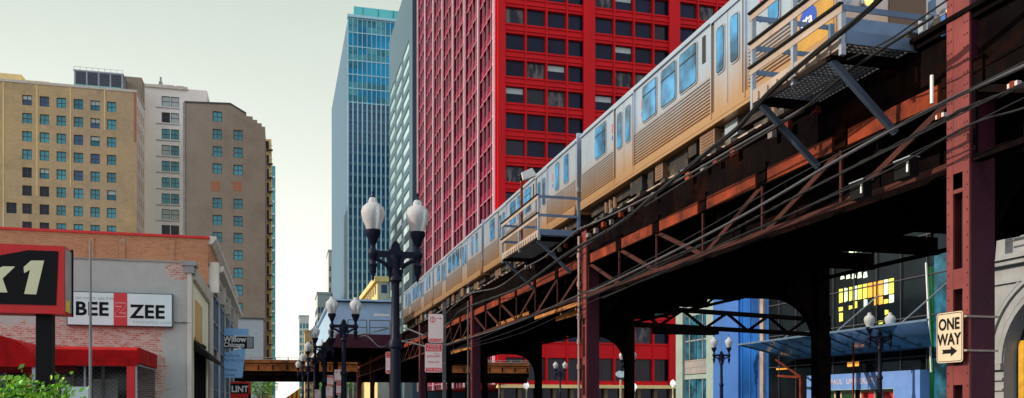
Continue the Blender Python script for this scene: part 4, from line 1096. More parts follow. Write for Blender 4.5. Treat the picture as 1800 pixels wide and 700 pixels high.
def ch(i, u, z, g, st):
    if not ((z < zs[4] and u < cols[0]) or (z < zs[5] and u < cols[2]-1.5)) and rnd.random() < .45: return (rnd.choice(['win_teal_dark', g, 't_glass2']), rnd.choice(['hvs', 'hvsb', 'hsb', 'hvs']))
    return ('win_dark', st) if (z < zs[4] and u < cols[0] and rnd.random() < .8) or (z < zs[5] and u < cols[2]-1.5) or z < zs[8] and rnd.random() < .3 else (g, st)
windows(t1, F, ops, .3, 'hvs', 'frame_dark', 'win_cyan', 96, ch)
windows(t1, G, gops, .3, 'h', 'frame_dark', 't_glass2', 0)
w = MB().use('limestone'); F.box(w, -75, xc+.1, zT, zT+.5, -.4, .12); w.box(xc-.3, xc+.12, YT+.4, YT+11, zT, zT+.5); w.build('coping', t1)
for px, y0_ in ((6, 420), (65, 345), (124, 330), (184, 230)):
    w = MB().use('gold_block'); x = Xat(px, YT); F.box(w, x-.12, x+.12, Zat(y0_, x, YT), zT-.05, .003, .1); w.build('drain_stain', t1)  # raised yellow strips standing for drain stains
w = MB().use('brick_orange'); F.box(w, xc-.5, xc+.02, Zat(250, xc, YT), zT-.1, .003, .06); w.build('corner_strip', t1)
w = MB().use('gold_block'); w.box(-80, Xat(38, YT+3), YT+3, YT+9, zT, Zat(122, -60, YT+3)); w.box(Xat(30, YT+2), Xat(86, YT+2), YT+2, YT+6, zT, Zat(139, -50, YT+2)); w.build('penthouse', t1)
F2 = Face('-Y', YT+3); w = MB(); 
windows(t1, F2, [(Xat(0, YT+3), Xat(7, YT+3), Zat(148, -60, YT+3), Zat(134, -60, YT+3))], -.05, 'h', 'frame_dark', 'win_cyan')
# rooftop chiller
yc = YT+2.5; xa_, xb_ = Xat(130, yc), Xat(216, yc); z0 = Zat(156, xa_, yc); z1 = Zat(122, xa_, yc)
ch_ = thing('rooftop_chiller', 'dark louvred cooling unit with pale end on the wide brick tower roof', 'cooling unit', (xa_, yc, z0))
w = MB().use('galv'); w.box(xa_, xb_, yc, yc+5, z0, z1); w.box(xa_-.1, xb_+.1, yc-.1, yc+5.1, z1-.25, z1); w.build('casing', ch_)
for k in range(4):
    u0 = xa_+.3+(xb_-xa_-.3)*k/4; u1 = xa_+(xb_-xa_-.3)*(k+1)/4
    w = MB().use('frame_dark'); w.box(u0, u1, yc-.06, yc-.002, z0+1.0, z1-.35); w.use('tower_side')
    for j in range(6): w.box(u0, u1, yc-.1, yc-.062, z0+1.1+j*.42, z0+1.16+j*.42)
    w.build('louvre', ch_)
w = MB().use('t_teal'); w.box(xa_, xb_-.3, yc-.2, yc-.003, z0+.5, z0+.85); w.build('drip_tray', ch_)
w = MB().use('galv')
for k in range(9): x = xa_+(xb_-xa_)*k/8; w.bar((x, yc, z1), (x, yc, z1+.6), .06)
w.bar((xa_, yc, z1+.6), (xb_, yc, z1+.6), .05); w.build('guard_rail', ch_)
w = MB().use('brick_brown'); x0_ = Xat(218, YT+7); x1_ = Xat(252, YT+7); w.box(x0_, min(x1_, xc), YT+7, YT+11, zT-.05, Zat(137, x0_, YT+8)); w.build('lift_bulkhead', t1)

# white setback building between the towers
YW = 203.0; xw0 = Xat(251, YW); xw1 = Xat(330, YW)
t2 = thing('white_tower', 'narrow white tower squeezed between the two brick towers', 'tower', (xw0, YW, 0))
F = Face('-Y', YW); zW = Zat(150, xw0, YW); ops = []
wz = [Zat(q, xw0+3, YW) for q in (177, 205.5, 234.5, 263, 291, 320, 348.5, 376, 404, 432)]
for z in wz:
    for px in (291.5, 307.5): x = Xat(px, YW); ops.append((round(x-.85, 3), round(x+.85, 3), round(z-1.1, 3), round(z+1.1, 3)))
w = MB(); F.holes(w, xw0, xw1+4, 0, zW, ops, .35, 'white_brick'); w.box(xw0, xw1+4, YW+.7, YW+14, 0, zW-.05); w.build('wall', t2)
def ch2(i, u, z, g, st): return ('sign_grey', 'h') if i in (0, 1, 3, 6, 14, 15) else ('win_dark', 'h') if i in (2, 16, 17) else (g, st)
windows(t2, F, ops, .25, 'hv', 'frame_dark', 'win_cyan', 100, ch2)
w = MB().use('limestone'); F.box(w, xw0-.2, xw1, zW-.3, zW+.3, .003, .4); w.box(Xat(276, YW), Xat(305, YW), YW+1, YW+5, zW, zW+.9); w.box(Xat(310, YW), Xat(322, YW), YW+1, YW+4, zW, zW+.9); w.build('cornice', t2)
w = MB().use('frame_grey'); w.bar((Xat(281, YW), YW+1.5, zW), (Xat(281, YW), YW+1.5, zW+2.6), .35); w.box(Xat(278, YW), Xat(284, YW), YW+1, YW+2, zW+.9, zW+1.5); w.build('roof_vent', t2)
for k in range(10):
    w = MB().use('frame_grey'); F.box(w, Xat(274, YW), Xat(316, YW), wz[k]-1.5, wz[k]-1.35, .003, .12); w.build('string_course', t2)

# second brick tower
xa_, xb_ = Xat(325, YT), Xat(466, YT)
t3 = thing('brick_tower', 'brown brick tower with two window columns and a stepped sloping top', 'tower', (xa_, YT, 0))
F = Face('-Y', YT); zt0 = Zat(181, xa_, YT); xm = Xat(405, YT); zt1 = Zat(184, xm, YT); ops = []
low = Zat(224, xb_, YT)
row1 = [(382, q) for q in (205, 236, 266.5, 296.5, 357, 387, 417, 447, 477, 507)]; row2 = [(418.5, q) for q in (238, 268.5, 299, 358.5, 389, 418.5, 449, 480, 510, 541, 571, 601)]
for px, q in row1+row2:
    x = Xat(px, YT); z = Zat(q, x, YT); ops.append((round(x-.9, 3), round(x+.9, 3), round(z-1.05, 3), round(z+1.05, 3)))
w = MB(); F.holes(w, xa_, xb_, 0, low, [q for q in ops if q[3] < low], .4, 'brick_brown')
up = [q for q in ops if q[3] >= low]
# upper part: full-height strip up to the slope, then steps
F.holes(w, xa_, xm, low, zt1, [q for q in up if q[1] < xm], .4, 'brick_brown')
steps = [(405, 433, 190, 200), (433, 444, 205, 205), (444, 452, 211, 211), (452, 460, 217, 217), (460, 466, 223, 223)]
x4 = Xat(433, YT); zst = Zat(201, x4, YT)
F.holes(w, xm, x4, low, zst, [q for q in up if q[0] > xm and q[1] < x4], .4, 'brick_brown')
w.use('brick_brown'); w.prism([F.p(xm, zst, 0), F.p(x4, zst, 0), F.p(xm, zt1, 0)], (0, .8, 0))
w.box(xa_, xm, YT+.8, YT+30, 0, zt1-.02); w.box(xm, x4, YT+.8, YT+30, 0, zst-.02)
for a, b_, q, _ in steps[1:]: w.box(Xat(a, YT)+.001, Xat(b_, YT), YT+.002, YT+30, 0 if 0 else low+.001, Zat(q, Xat(b_, YT), YT))
w.box(x4, xb_, YT+.8, YT+30, 0, low)
w.build('wall', t3)
windows(t3, F, ops, .28, 'hvs', 'frame_dark', 'win_cyan')
for px in (379, 417):
    w = MB().use('brick_orange'); x = Xat(px, YT); z = Zat(327.5, x, YT); F.box(w, x-.9, x+.9, z-1, z+1, .003, .03); w.build('bricked_window', t3)
w = MB().use('frame_dark'); w.prism([F.p(xa_-.1, zt0, .1), F.p(xm, zt1, .1), F.p(x4, zst+.0, .1), F.p(x4, zst+.35, .1), F.p(xm, zt1+.35, .1), F.p(xa_-.1, zt0+.35, .1)], (0, .4, 0)); w.build('coping', t3)
w = MB().use('frame_grey'); F.box(w, xa_-.35, xa_+.05, 20, zt0, .02, .2); w.build('downpipe', t3)
t4 = thing('annex_building', 'low pale blue-grey annex at the foot of the brown brick tower', 'building', (Xat(410, 180), 180, 0))
w = MB().use('pale_annex'); w.box(Xat(370, 180), Xat(463, 180), 180, 186, 0, Zat(561, -6, 180)); w.build('wall', t4)
w = MB().use('frame_dark'); w.box(Xat(370, 180), Xat(463, 180)+.2, 179.8, 186, Zat(561, -6, 180), Zat(558.5, -6, 180)); w.build('coping', t4)
# gold lit narrow building and glass sliver
t5 = thing('tan_block', 'narrow golden facade with dark balconies beside the brown brick tower', 'building', (Xat(467, 200), 200, 0))
ya, xg = 224.0, Xat(477, 224)
w = MB().use('gold_block'); w.box(xg-12, xg, ya, ya+20, 0, Zat(245, xg, ya)); w.build('wall', t5)
for k in range(21):
    z = 6+k*3.4; 
    if z > Zat(250, xg, ya): break
    w = MB().use('frame_dark'); w.box(xg-1.8, xg+.35, ya-.9, ya, z, z+.25); w.bar((xg-1.8, ya-.9, z+1.1), (xg+.3, ya-.9, z+1.1), .07); w.build('balcony', t5)
    w = MB().use('bldg_glass'); w.box(xg-1.7, xg-.6, ya-.05, ya-.003, z+.4, z+2.4); w.build('window', t5)
t6 = thing('glass_tower', 'sliver of a cyan glass tower right of the golden facade', 'tower', (Xat(481, 300), 300, 0))
xg = Xat(484, 300); w = MB().use('win_cyan'); w.box(xg-10, xg, 300, 320, 0, Zat(292, xg, 300)); w.build('curtain_wall', t6)
for k in range(22):
    w = MB().use('fin'); z = 4+k*4; 
    if z > Zat(292, xg, 300)-1: break
    w.box(xg-10, xg+.1, 299.7, 299.99, z, z+.7); w.build('floor_band', t6)

# distant buildings down the street
def block(name, label, px0, px1, topy, Y, m, wm, nx, dz, ww, wh, depth=20, xleft=None, cat='building', frame='frame_grey', roof=True, side=False):
    x0, x1 = Xat(px0, Y), Xat(px1, Y); zt = Zat(topy, x0, Y)
    o = thing(name, label, cat, (x0, Y, 0)); F = Face('-Y', Y); ops = []
    z = 4.0
    while z+dz < zt:
        for k in range(nx):
            u = x0+(x1-x0)*(k+.5)/nx; ops.append((round(u-ww/2, 3), round(u+ww/2, 3), round(z, 3), round(z+wh, 3)))
        z += dz
    w = MB(); F.holes(w, x0, x1, 0, zt, ops, .4, m); w.box(x0, x1, Y+.8, Y+depth, 0, zt-.03)
    w.poly([(x0, Y, 0), (x0, Y+.8, 0), (x0, Y+.8, zt), (x0, Y, zt)]); w.poly([(x1, Y, 0), (x1, Y+.8, 0), (x1, Y+.8, zt), (x1, Y, zt)])
    w.build('wall', o); windows(o, F, ops, .3, 'h', frame, wm, 100)
    w = MB().use(m); w.box(x0-.3, x1+.3, Y-.3, Y+depth, zt, zt+.8); w.build('parapet', o)
    if side:
        G = Face('-X', x0); ops = []; z = 4.0
        while z+dz < zt:
            for k in range(5): ops.append((Y+2+k*3.5, Y+4+k*3.5, z, z+wh))
            z += dz
        windows(o, G, ops, -.05, 'h', frame, wm, 60)
    return o
block('pale_tower', 'distant pale glass block at the end of the street', 526, 543, 556, 560, 'pale_block', 'win_cyan', 3, 4.5, 1.4, 3)
block('tan_tower', 'distant tan block beside the pale glass block', 536, 553, 583, 480, 'tan_block', 'win_dark', 4, 4.2, .7, 2)
block('white_building', 'distant white building with a column of dark windows', 558, 581, 517, 330, 'pale_block', 't_glass2', 4, 3.9, 1.0, 2.2, side=True)
block('ochre_building', 'small ochre building low beside the second street lamp', 572, 584, 567, 290, 'gold_block', 'win_dark', 2, 4, .8, 2)
block('stone_spire', 'thin pale tower edge left of the blue tower', 577.5, 583, 442, 420, 'pale_block', 'win_dark', 1, 5, .6, 2.5)

# ------------------------------------------------------------------ blue tower
YB_ = 300.0; x0 = Xat(612, YB_); x1 = x0+50; zt = Zat(30, x0, YB_); yb1 = x0/T(583)
t = thing('blue_tower', 'tall blue glass tower with white vertical fins and a teal crown', 'tower', (x0, YB_, 0))
w = MB().use('tower_side'); w.box(x0, x1, YB_+.6, yb1, 0, zt); w.build('wall', t)
zm = Zat(180, x0, YB_); nb = 32
w = MB().use('t_glass2'); w.box(x0+.2, x1-.2, YB_+.2, YB_+.59, 0, zm); w.build('lower_glazing', t)
w = MB().use('t_glass'); w.box(x0+.2, x1-.2, YB_+.2, YB_+.59, zm+.01, zt-.5); 
w.use('win_cyan'); rn = random.Random(5)
for r_ in range(12):
    for c in range(16):
        if rn.random() < (.8 if r_ in (0, 2, 6, 7, 10, 11) else .1): w.use(rn.choice(['win_cyan', 'win_cyan', 'win_teal_dark'])); w.box(x0+.4+c*3.1, x0+3.2+c*3.1, YB_+.12, YB_+.199, zm+.3+r_*2.35, zm+2.4+r_*2.35)
w.build('upper_glazing', t)
w = MB().use('fin')
for k in range(nb+1):
    x = x0+(x1-x0)*k/nb; w.box(x-.2, x+.2, YB_-.45, YB_+.19, 0, zm+.5)
    w.box(x-.1, x+.1, YB_-.2, YB_+.19, zm+.51, zt)
w.use('tower_side')
z = 3.0
while z < zm: w.box(x0+.1, x1-.1, YB_-.05, YB_+.18, z, z+1.1); z += 3.6
w.build('fins', t)
w = MB().use('fin'); w.box(x0-.3, x1+.3, YB_-.5, YB_+2, zt, zt+.9)
z = zm
while z < zt: w.box(x0+.1, x1-.1, YB_+.02, YB_+.18, z, z+.35); z += 4.7
w.build('bands', t)
xa_ = Xat(622, YB_+6); w = MB().use('t_teal'); w.box(xa_, x1-2, YB_+6, yb1-20, zt, Zat(11, xa_, YB_+6)); w.use('tower_side')
for k in range(8): w.box(xa_+3+k*5.2, xa_+3.2+k*5.2, YB_+5.8, YB_+5.99, zt+.9, Zat(11, xa_, YB_+6)-.2)
w.build('crown', t)

# grey-green tower
YG = 205.0; x0 = Xat(725, YG); yb1 = x0/T(684); zt = Zat(75, x0, yb1)
t = thing('grey_tower', 'grey tower with pale slanted-looking window bands left of the red tower', 'tower', (x0, YG, 0))
G = Face('-X', x0); ops = []; z = 8.0; 
bz = 3.95
while z+bz < Zat(150, x0, yb1):
    for k in range(3):
        u = YG+5.5+k*13.6; ops.append((round(u, 3), round(u+11.4, 3), round(z, 3), round(z+2.2, 3)))
    z += bz
w = MB(); G.holes(w, YG, yb1, 0, zt, ops, .3, 'grey_tower'); w.box(x0+.6, x0+30, YG+.0, yb1, 0, zt-.05)
w.use('grey_tower'); w.poly([(x0, YG, 0), (x0+.6, YG, 0), (x0+.6, YG, zt), (x0, YG, zt)]); w.build('wall', t)
windows(t, G, ops, .2, '', 'frame_grey', 't_pale', 100)
G2 = Face('-Y', YG); ops = []; z = 8
while z < 100:
    ops.append((x0+1.6, x0+3.4, z, z+2.4)); z += bz*2
windows(t, G2, ops, -.05, '', 'frame_dark', 't_glass2', 100)

# yellow cornice building
YC = 250.0; xc_ = Xat(664, YC)
t = thing('cornice_building', 'small cream building with a yellow-lit side and heavy cornice beneath the towers', 'building', (xc_, YC, 0))
zt = Zat(489, xc_, YC); w = MB().use('limestone'); w.box(xc_, xc_+16, YC, 299, 0, zt); w.use('gold_block'); w.box(xc_-.1, xc_-.005, YC+.3, 299, 0, zt-1); w.build('wall', t)  # yellow light on the street side is painted on as a gold sheet
w = MB().use('gold_block'); w.box(xc_-.9, xc_+16, YC-.6, 299, zt-1, zt+.5); w.build('cornice', t)
windows(t, Face('-X', xc_-.1), [(YC+4+k*6, YC+6.5+k*6, zt-4-j*4.5, zt-1.6-j*4.5) for k in range(7) for j in range(6)], -.05, 'h', 'frame_dark', 'win_dark')
windows(t, Face('-Y', YC), [(xc_+1+k*3.2, xc_+2.6+k*3.2, zt-4.2-j*4.5, zt-1.8-j*4.5) for k in range(3) for j in range(5)], -.05, 'h', 'frame_dark', 't_glass2')

# ------------------------------------------------------------------ red tower
YR = 125.0; XRd = Xat(874, YR); nb = 3; bw = 13.9; X2 = XRd+bw*nb; Yend = 198.0
t = thing('red_tower', 'huge bright red tower with dark windows behind the train', 'tower', (XRd, YR, 0))
F = Face('-Y', YR); fh = 3.88; zc0 = 12.25; ops = []; nf = 26
top = zc0+nf*fh
pier = 1.45
for k in range(nf):
    zc = zc0+k*fh; hh = 1.2 if k else 1.3
    for b_ in range(nb):
        xs = XRd+.75+b_*bw+(pier if b_ else .0)*.0
        for j in range(4):
            u0 = XRd+1.0+b_*bw+(.3 if b_ == 0 else .3)+j*3.2; ops.append((round(u0, 3), round(u0+2.85, 3), round(zc-hh, 3), round(zc+hh, 3)))
for b_ in range(nb):
    for j in range(4):
        u0 = XRd+1.3+b_*bw+j*3.2; ops.append((round(u0, 3), round(u0+2.85, 3), 5.2, 8.6))
w = MB(); F.holes(w, XRd, X2+.6, 4.6, top, ops, .55, 'cna_red')
w.use('cna_red'); w.box(XRd+.6, X2+.6, YR+1.0, Yend, 4.6, top-.05)
# outer strip is sheet cladding with joint lines
w.build('wall', t)
vis = sorted(ops, key=lambda q: (0 if (q[3] < 68) else 1, 0 if q[0] < Xat(1265, YR) else 1, -(q[2])))
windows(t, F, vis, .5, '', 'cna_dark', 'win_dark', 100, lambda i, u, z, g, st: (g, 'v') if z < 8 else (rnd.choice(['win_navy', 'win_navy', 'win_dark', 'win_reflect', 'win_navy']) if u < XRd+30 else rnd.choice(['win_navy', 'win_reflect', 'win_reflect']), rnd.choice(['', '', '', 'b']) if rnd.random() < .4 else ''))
w = MB().use('cna_red')
for b_ in range(nb+1):
    x = XRd+b_*bw; F.box(w, x+(.0 if b_ == 0 else -.7), x+1.1, 4.6, top, .01, .42)
w.build('pier', t)
w = MB().use('cna_red')
for b_ in range(nb):
    for j in range(1, 4): u = XRd+1.3+b_*bw+j*3.2-.18; F.box(w, u-.1, u+.1, 4.6, top, .01, .18)
for k in range(nf): F.box(w, XRd+1.1, X2, zc0+k*fh+1.62, zc0+k*fh+1.78, .01, .14); F.box(w, XRd+1.1, X2, zc0+k*fh-1.5, zc0+k*fh-1.36, .01, .14)
w.build('mullion_grid', t)
# side face
G = Face('-X', XRd); ns = 7; sw = (Yend-YR)/ns
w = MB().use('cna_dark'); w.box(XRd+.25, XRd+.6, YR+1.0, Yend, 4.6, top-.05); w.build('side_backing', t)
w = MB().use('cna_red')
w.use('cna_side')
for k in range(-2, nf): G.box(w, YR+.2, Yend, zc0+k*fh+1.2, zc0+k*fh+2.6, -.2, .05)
w.use('cna_sheen')
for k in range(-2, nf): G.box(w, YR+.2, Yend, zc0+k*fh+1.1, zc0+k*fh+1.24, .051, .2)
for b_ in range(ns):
    for j in range(1, 4): u = YR+b_*sw+.2+j*sw/4; w.use('cna_sheen'); G.box(w, u-.07, u+.07, 4.6, top, .201, .3)
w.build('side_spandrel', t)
w = MB()
for b_ in range(ns+1):
    y = YR+b_*sw; w.use('cna_red' if b_ == 0 else 'cna_side'); G.box(w, y-.0, y+(1.2 if b_ == 0 else .6), 4.6, top, -.24, .3); w.use('cna_highlight'); G.box(w, y+.1, y+.42, 4.6, top, .301, .6)
w.build('side_pier', t)
gops = []
for k in range(-1, nf):
    for b_ in range(ns):
        for j in range(4): u = YR+b_*sw+1.25+j*(sw-1.2)/4; gops.append((round(u, 2), round(u+(sw-1.2)/4-.5, 2), round(zc0+k*fh-1.3, 2), round(zc0+k*fh+1.05, 2)))
windows(t, G, gops, .15, '', 'cna_side', 'cna_dark', 0)
w = MB().use('gold_block'); F.box(w, XRd, X2+.6, 4.1, 4.6, -.6, .3); w.build('cream_band', t)
w = MB().use('win_dark'); F.box(w, XRd+.5, X2, .1, 4.1, -1.2, -.8)
w.use('bark')
for k in range(16): u = XRd+.5+k*2.7; F.box(w, u, u+.5, 0, 4.1, -.8, -.1)
w.build('ground_storey', t)

# ------------------------------------------------------------------ right side buildings
XF = 31.0
# stone building with arch
t = thing('stone_building', 'grey stone building with a round arch and cornice at the right edge', 'building', (XF, 32, 0))
yE = Yat(1748, XF); y0_ = 14.0; ztop = 11.5; zc1 = Zat(458, XF, Yat(1775, XF))
cy, R_, zs_ = 29.0, 3.15, Zat(640, XF, yE)
def arch_wall(x, ya, yb, z0, z1, cy, r, zs, m, th):
    w = MB().use(m); 
    w.box(x, x+th, ya, cy-r, z0, z1); w.box(x, x+th, cy+r, yb, z0, z1)
    n = 20
    for i in range(n):
        a0 = PI*i/n; a1 = PI*(i+1)/n
        p = [(x, cy+r*math.cos(a0), zs+r*math.sin(a0)), (x, cy+r*math.cos(a1), zs+r*math.sin(a1)), (x, cy+r*math.cos(a1), z1), (x, cy+r*math.cos(a0), z1)]
        w.prism(p, (th, 0, 0))
    return w
w = arch_wall(XF, y0_, yE, 0, zc1, cy, R_, zs_, 'stone', .9); w.box(XF+.901, XF+12, y0_, yE, 0, zc1-.05); w.build('wall', t)
for rad, pr, wd in ((R_+.02, .1, .22), (R_+.3, .05, .34), (R_+.72, .14, .16), (R_+.95, .08, .1)):
    w = MB().use('stone'); n = 28
    for i in range(n):
        a0 = PI*i/n; a1 = PI*(i+1)/n
        w.prism([(XF-.003, cy+r*math.cos(a), zs_+r*math.sin(a)) for r, a in ((rad, a0), (rad+wd, a0), (rad+wd, a1), (rad, a1))], (-pr, 0, 0))
    w.build('arch_moulding', t)
for s in (-1, 1):
    w = MB().use('stone')
    for z, h, pr in ((zs_-.28, .26, .2), (zs_-.75, .12, .12), (zs_-1.2, .1, .1)):
        a = cy+s*(R_+.0); w.box(XF-pr, XF+.02, min(a-.02*s, a+1.1*s), max(a-.02*s, a+1.1*s), z, z+h)
    w.build('impost', t)
w = MB().use('shop_dark'); w.box(XF+.7, XF+.75, cy-R_, cy+R_, 0, zs_+R_); w.use('gold'); w.box(XF+.6, XF+.69, cy+R_-.5, cy+R_-.2, 0, zs_+1); w.build('arch_door', t)
w = MB().use('stone'); w.box(XF-.45, XF+1, y0_, yE+.1, zc1, zc1+.22); w.box(XF-.3, XF+1, y0_, yE+.05, zc1-.22, zc1-.002); w.box(XF-.12, XF+.5, y0_, yE+.03, zc1-1.0, zc1-.85); w.build('cornice', t)
w = MB().use('stone'); w.box(XF+.3, XF+12, y0_, yE, zc1+.22, 16); w.box(XF-.1, XF+.3, yE-.7, yE, zc1+.22, 16); w.box(XF-.1, XF+.3, yE-4.2, yE-3.4, zc1+.22, 16); w.build('upper_storey', t)
w = MB().use('frame_dark'); 
for z in (zc1+.8, zc1+1.15): w.bar((XF-.1, yE-.75, z), (XF-.1, yE-3.4, z), .06)
w.build('balcony_rail', t)

# glass university building
ya_, yb_2 = yE+.05, 51.5
t = thing('university_building', 'dark glass university building with blue entrance portal', 'building', (XF, ya_, 0))
w = MB().use('bldg_glass'); w.box(XF, XF+14, ya_, yb_2, 0, 15); w.build('curtain_wall', t)
w = MB().use('green_glass'); w.box(XF-.03, XF-.002, Yat(1642, XF), Yat(1630, XF), 0, 8.4); w.build('green_glass_strip', t)
w = MB().use('teal_glass'); w.box(XF-.04, XF-.002, Yat(1665, XF), Yat(1643, XF), 0, 9); w.build('corner_glazing', t)
w = MB().use('frame_dark')
y = ya_+.3
while y < yb_2: w.box(XF-.09, XF-.045, y, y+.05, 0, 15); y += 1.9
for z in (4.0, 6.0, 8.0, 10, 12, 14): w.box(XF-.085, XF-.05, ya_, yb_2, z, z+.06)
w.build('mullion_grid', t)
w = MB().use('white'); w.bar((XF-.2, Yat(1634, XF), 8.6), (XF-.2, Yat(1643, XF), 3.2), .07); w.build('diagonal_rod', t)
# reflections of the sunlit train, put onto the glass as glowing panes
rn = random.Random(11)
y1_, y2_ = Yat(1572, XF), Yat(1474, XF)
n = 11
def lit(m, pts):  # puts one glowing reflection pane onto the glass
    w = MB().use(m); w.prism([(XF-.003, y, z) for y, z in pts], (-.02, 0, 0)); w.build('reflection_pane', t)
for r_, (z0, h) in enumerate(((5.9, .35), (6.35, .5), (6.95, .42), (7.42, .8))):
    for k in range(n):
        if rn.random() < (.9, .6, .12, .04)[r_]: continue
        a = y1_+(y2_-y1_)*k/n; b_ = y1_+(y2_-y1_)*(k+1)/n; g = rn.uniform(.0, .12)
        m_ = 'reflect_orange' if (k in (2, 3, 4) and r_ > 1) or rn.random() < .1 else ('reflect_yellow' if rn.random() < .8 else 'reflect_white')
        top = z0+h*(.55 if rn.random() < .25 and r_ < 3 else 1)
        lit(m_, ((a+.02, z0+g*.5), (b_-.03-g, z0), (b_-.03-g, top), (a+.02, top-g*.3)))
for k in range(5): a = Yat(1478+k*10, XF); z = 8.75-.05*k; lit('reflect_white', ((a, z), (a-.35, z+.02), (a-.28, z+.42*rn.uniform(.4, 1)), (a-.05, z+.3)))
for px, z in ((1490, 9.9), (1512, 10.0), (1560, 10.2)): a = Yat(px, XF); lit('reflect_white', ((a, z), (a-.9, z), (a-.45, z+.9)))
w = MB().use('reflect_orange'); a = Yat(1510, XF); w.box(XF-.03, XF-.003, a, a+1.0, 3.75, 4.0); a = Yat(1385, XF); w.box(XF-.03, XF-.003, a, a+1.3, 3.85, 3.95); w.build('reflection_strip', t)  # orange reflections put onto the glass as glowing strips
# portal
yA, yB2 = Yat(1617, XF-.6), Yat(1418, XF-.6); zp = Zat(650, XF-.6, yA)
w = MB().use('portal_blue'); xp = XF-.6
w.box(xp, XF-.001, yA, yB2, zp-.85, zp); w.box(xp, XF-.001, yA, yA+1.9, 0, zp-.852); w.box(xp, XF-.001, yB2-.8, yB2, 0, zp-.852); po = w.build('entrance_portal', t)
w = MB().use('fin'); w.box(xp-.02, xp-.001, yA+1.86, yA+1.9, 0, zp-.86); w.box(xp-.02, xp-.001, yA+1.9, yB2-.8, zp-.9, zp-.86); w.build('portal_trim', po)
ll = Yat(1449, xp); text('DEPAUL  UNIVERSITY', .42, (xp-.012, ll, zp-.58), '-X', 'pink_white', po, ext=.01, sx=1.05, spacing=1.12)
for k in range(4):
    a = yA+2.1+k*1.75; w = MB().use('sign_beige'); 
    w.box(XF-.2, XF-.14, a, a+1.3, 2.3, 2.42); w.box(XF-.2, XF-.14, a, a+.12, 0, 2.3); w.box(XF-.2, XF-.14, a+1.18, a+1.3, 0, 2.3); w.use('sign_red' if k < 2 else 'green_glass'); w.box(XF-.15, XF-.13, a+.12, a+1.18, .1, 2.3); w.build('door', t)
# glass canopy
t = thing('glass_canopy', 'tilted blue glass canopy hung over the university pavement', 'canopy', (28, 33, 4.4))
P = [(28, 33.3, 5.4), (28, 50.1, 5.4), (30.9, 48.4, 4.45), (30.9, 36.5, 4.45)]
w = MB().use('canopy_glass'); w.prism(P, (0, 0, .04)); w.build('glass_sheet', t)
w = MB().use('galv_blue')
for a, b_ in zip(P, P[1:]): w.bar(a, b_, .09, .1)
k = 37.0
while k < 48: w.bar((28.05, k, 5.36), (30.88, k, 4.4), .035, .05); k += 1.5
w.build('frame', t)
w = MB().use('frame_dark')
k = 36.6
while k < 48.5:
    for j in (.2, .5, .8): x = 28+2.9*j; z = 5.4-.95*j-.06; w.bar((x-.12, k, z), (x+.12, k, z-.03), .03); w.bar((x, k-.12, z), (x, k+.12, z), .03)
    k += 1.5
w.build('spider_fitting', t)
w = MB().use('galv')
for k in (35.5, 40.5, 45.5): w.bar((28.3, k, 5.4), (31, k, 7.5), .05)
w.build('tie_rod', t)
t = thing('steel_prop', 'orange red steel prop under the far end of the glass canopy', 'prop', (28.6, 46, 0))
yy = Yat(1408, 29); w = MB().use('rust'); w.bar((29, yy, .13), (29, yy, 3.2), .14); w.bar((29, yy, 3.2), (28.6, yy+2.0, 4.3), .1); w.bar((29, yy+.2, 3.2), (29, yy+2.4, 3.35), .12); w.build('prop', t)
t = thing('steel_prop', 'small orange steel bracket left behind the twin-globe lamp', 'prop', (29.5, Yat(1500, 29.5), 0))
yy = Yat(1500, 29.5); w = MB().use('rust'); w.bar((29.5, yy, .13), (29.5, yy, 5.3), .07); w.box(29.4, 29.6, yy-.3, yy+.3, 5.3, 5.4); w.build('prop', t)

# blue panel building
t = thing('blue_building', 'bright blue flat-panelled building beyond the glass canopy', 'building', (XF, 55, 0))
a, b_, c, d = yb_2+.05, Yat(1345, XF), Yat(1300, XF), Yat(1256, XF)
w = MB().use('blue_panel'); w.box(XF-.1, XF+12, c, d, 0, 14); w.use('banner_ink'); w.box(XF-.105, XF-.101, Yat(1271, XF), Yat(1270, XF)+.03, 0, 14); w.build('panel_wall', t)
w = MB().use('blue_dark'); w.box(XF+.05, XF+12, a, c-.01, 0, 14); w.build('glazed_wall', t)
w = MB().use('tan_steel'); w.box(XF-.15, XF+.04, b_, b_+.45, 0, 14); w.build('pillar', t)
w = MB().use('blue_panel'); k = b_+.8
while k < c: w.box(XF-.01, XF+.045, k, k+.05, 0, 14); k += 1.1
w.build('mullion', t)
# pale stone building
t = thing('pale_stone_building', 'pale green-grey stone building with tall windows beyond the blue wall', 'building', (XF, 60, 0))
a, b_ = d+.02, Yat(1190, XF)
w = MB().use('stone_pale'); w.box(XF+.3, XF+12, a, b_, 0, 14); w.box(XF-.1, XF+.3, a, a+1.1, 0, 14); w.box(XF-.1, XF+.3, b_-1.2, b_, 0, 14); w.build('wall', t)
for z0, z1 in ((1.0, 3.6), (4.0, 5.1), (8.6, 9.6), (12, 13)):
    w = MB().use('spandrel' if z0 == 4.0 else 'stone_pale'); w.box(XF+.1, XF+.299, a+1.1, b_-1.2, z0 if z0 == 4 else z1, z1 if z0 == 4 else z1+.35); w.build('spandrel_panel', t)
for z0, z1, g in ((.2, 3.6, 't_pale'), (5.15, 8.55, 't_pale'), (9.7, 12, 't_pale')):
    for k in range(2):
        u0 = a+1.15+k*2.2; w = MB().use('teal_glass'); w.box(XF+.2, XF+.29, u0, u0+2.1, z0, z1)
        w.use('frame_grey'); w.box(XF+.15, XF+.199, u0+1.0, u0+1.1, z0, z1); w.box(XF+.15, XF+.199, u0, u0+2.1, z0+1.4, z0+1.5); w.build('window', t)

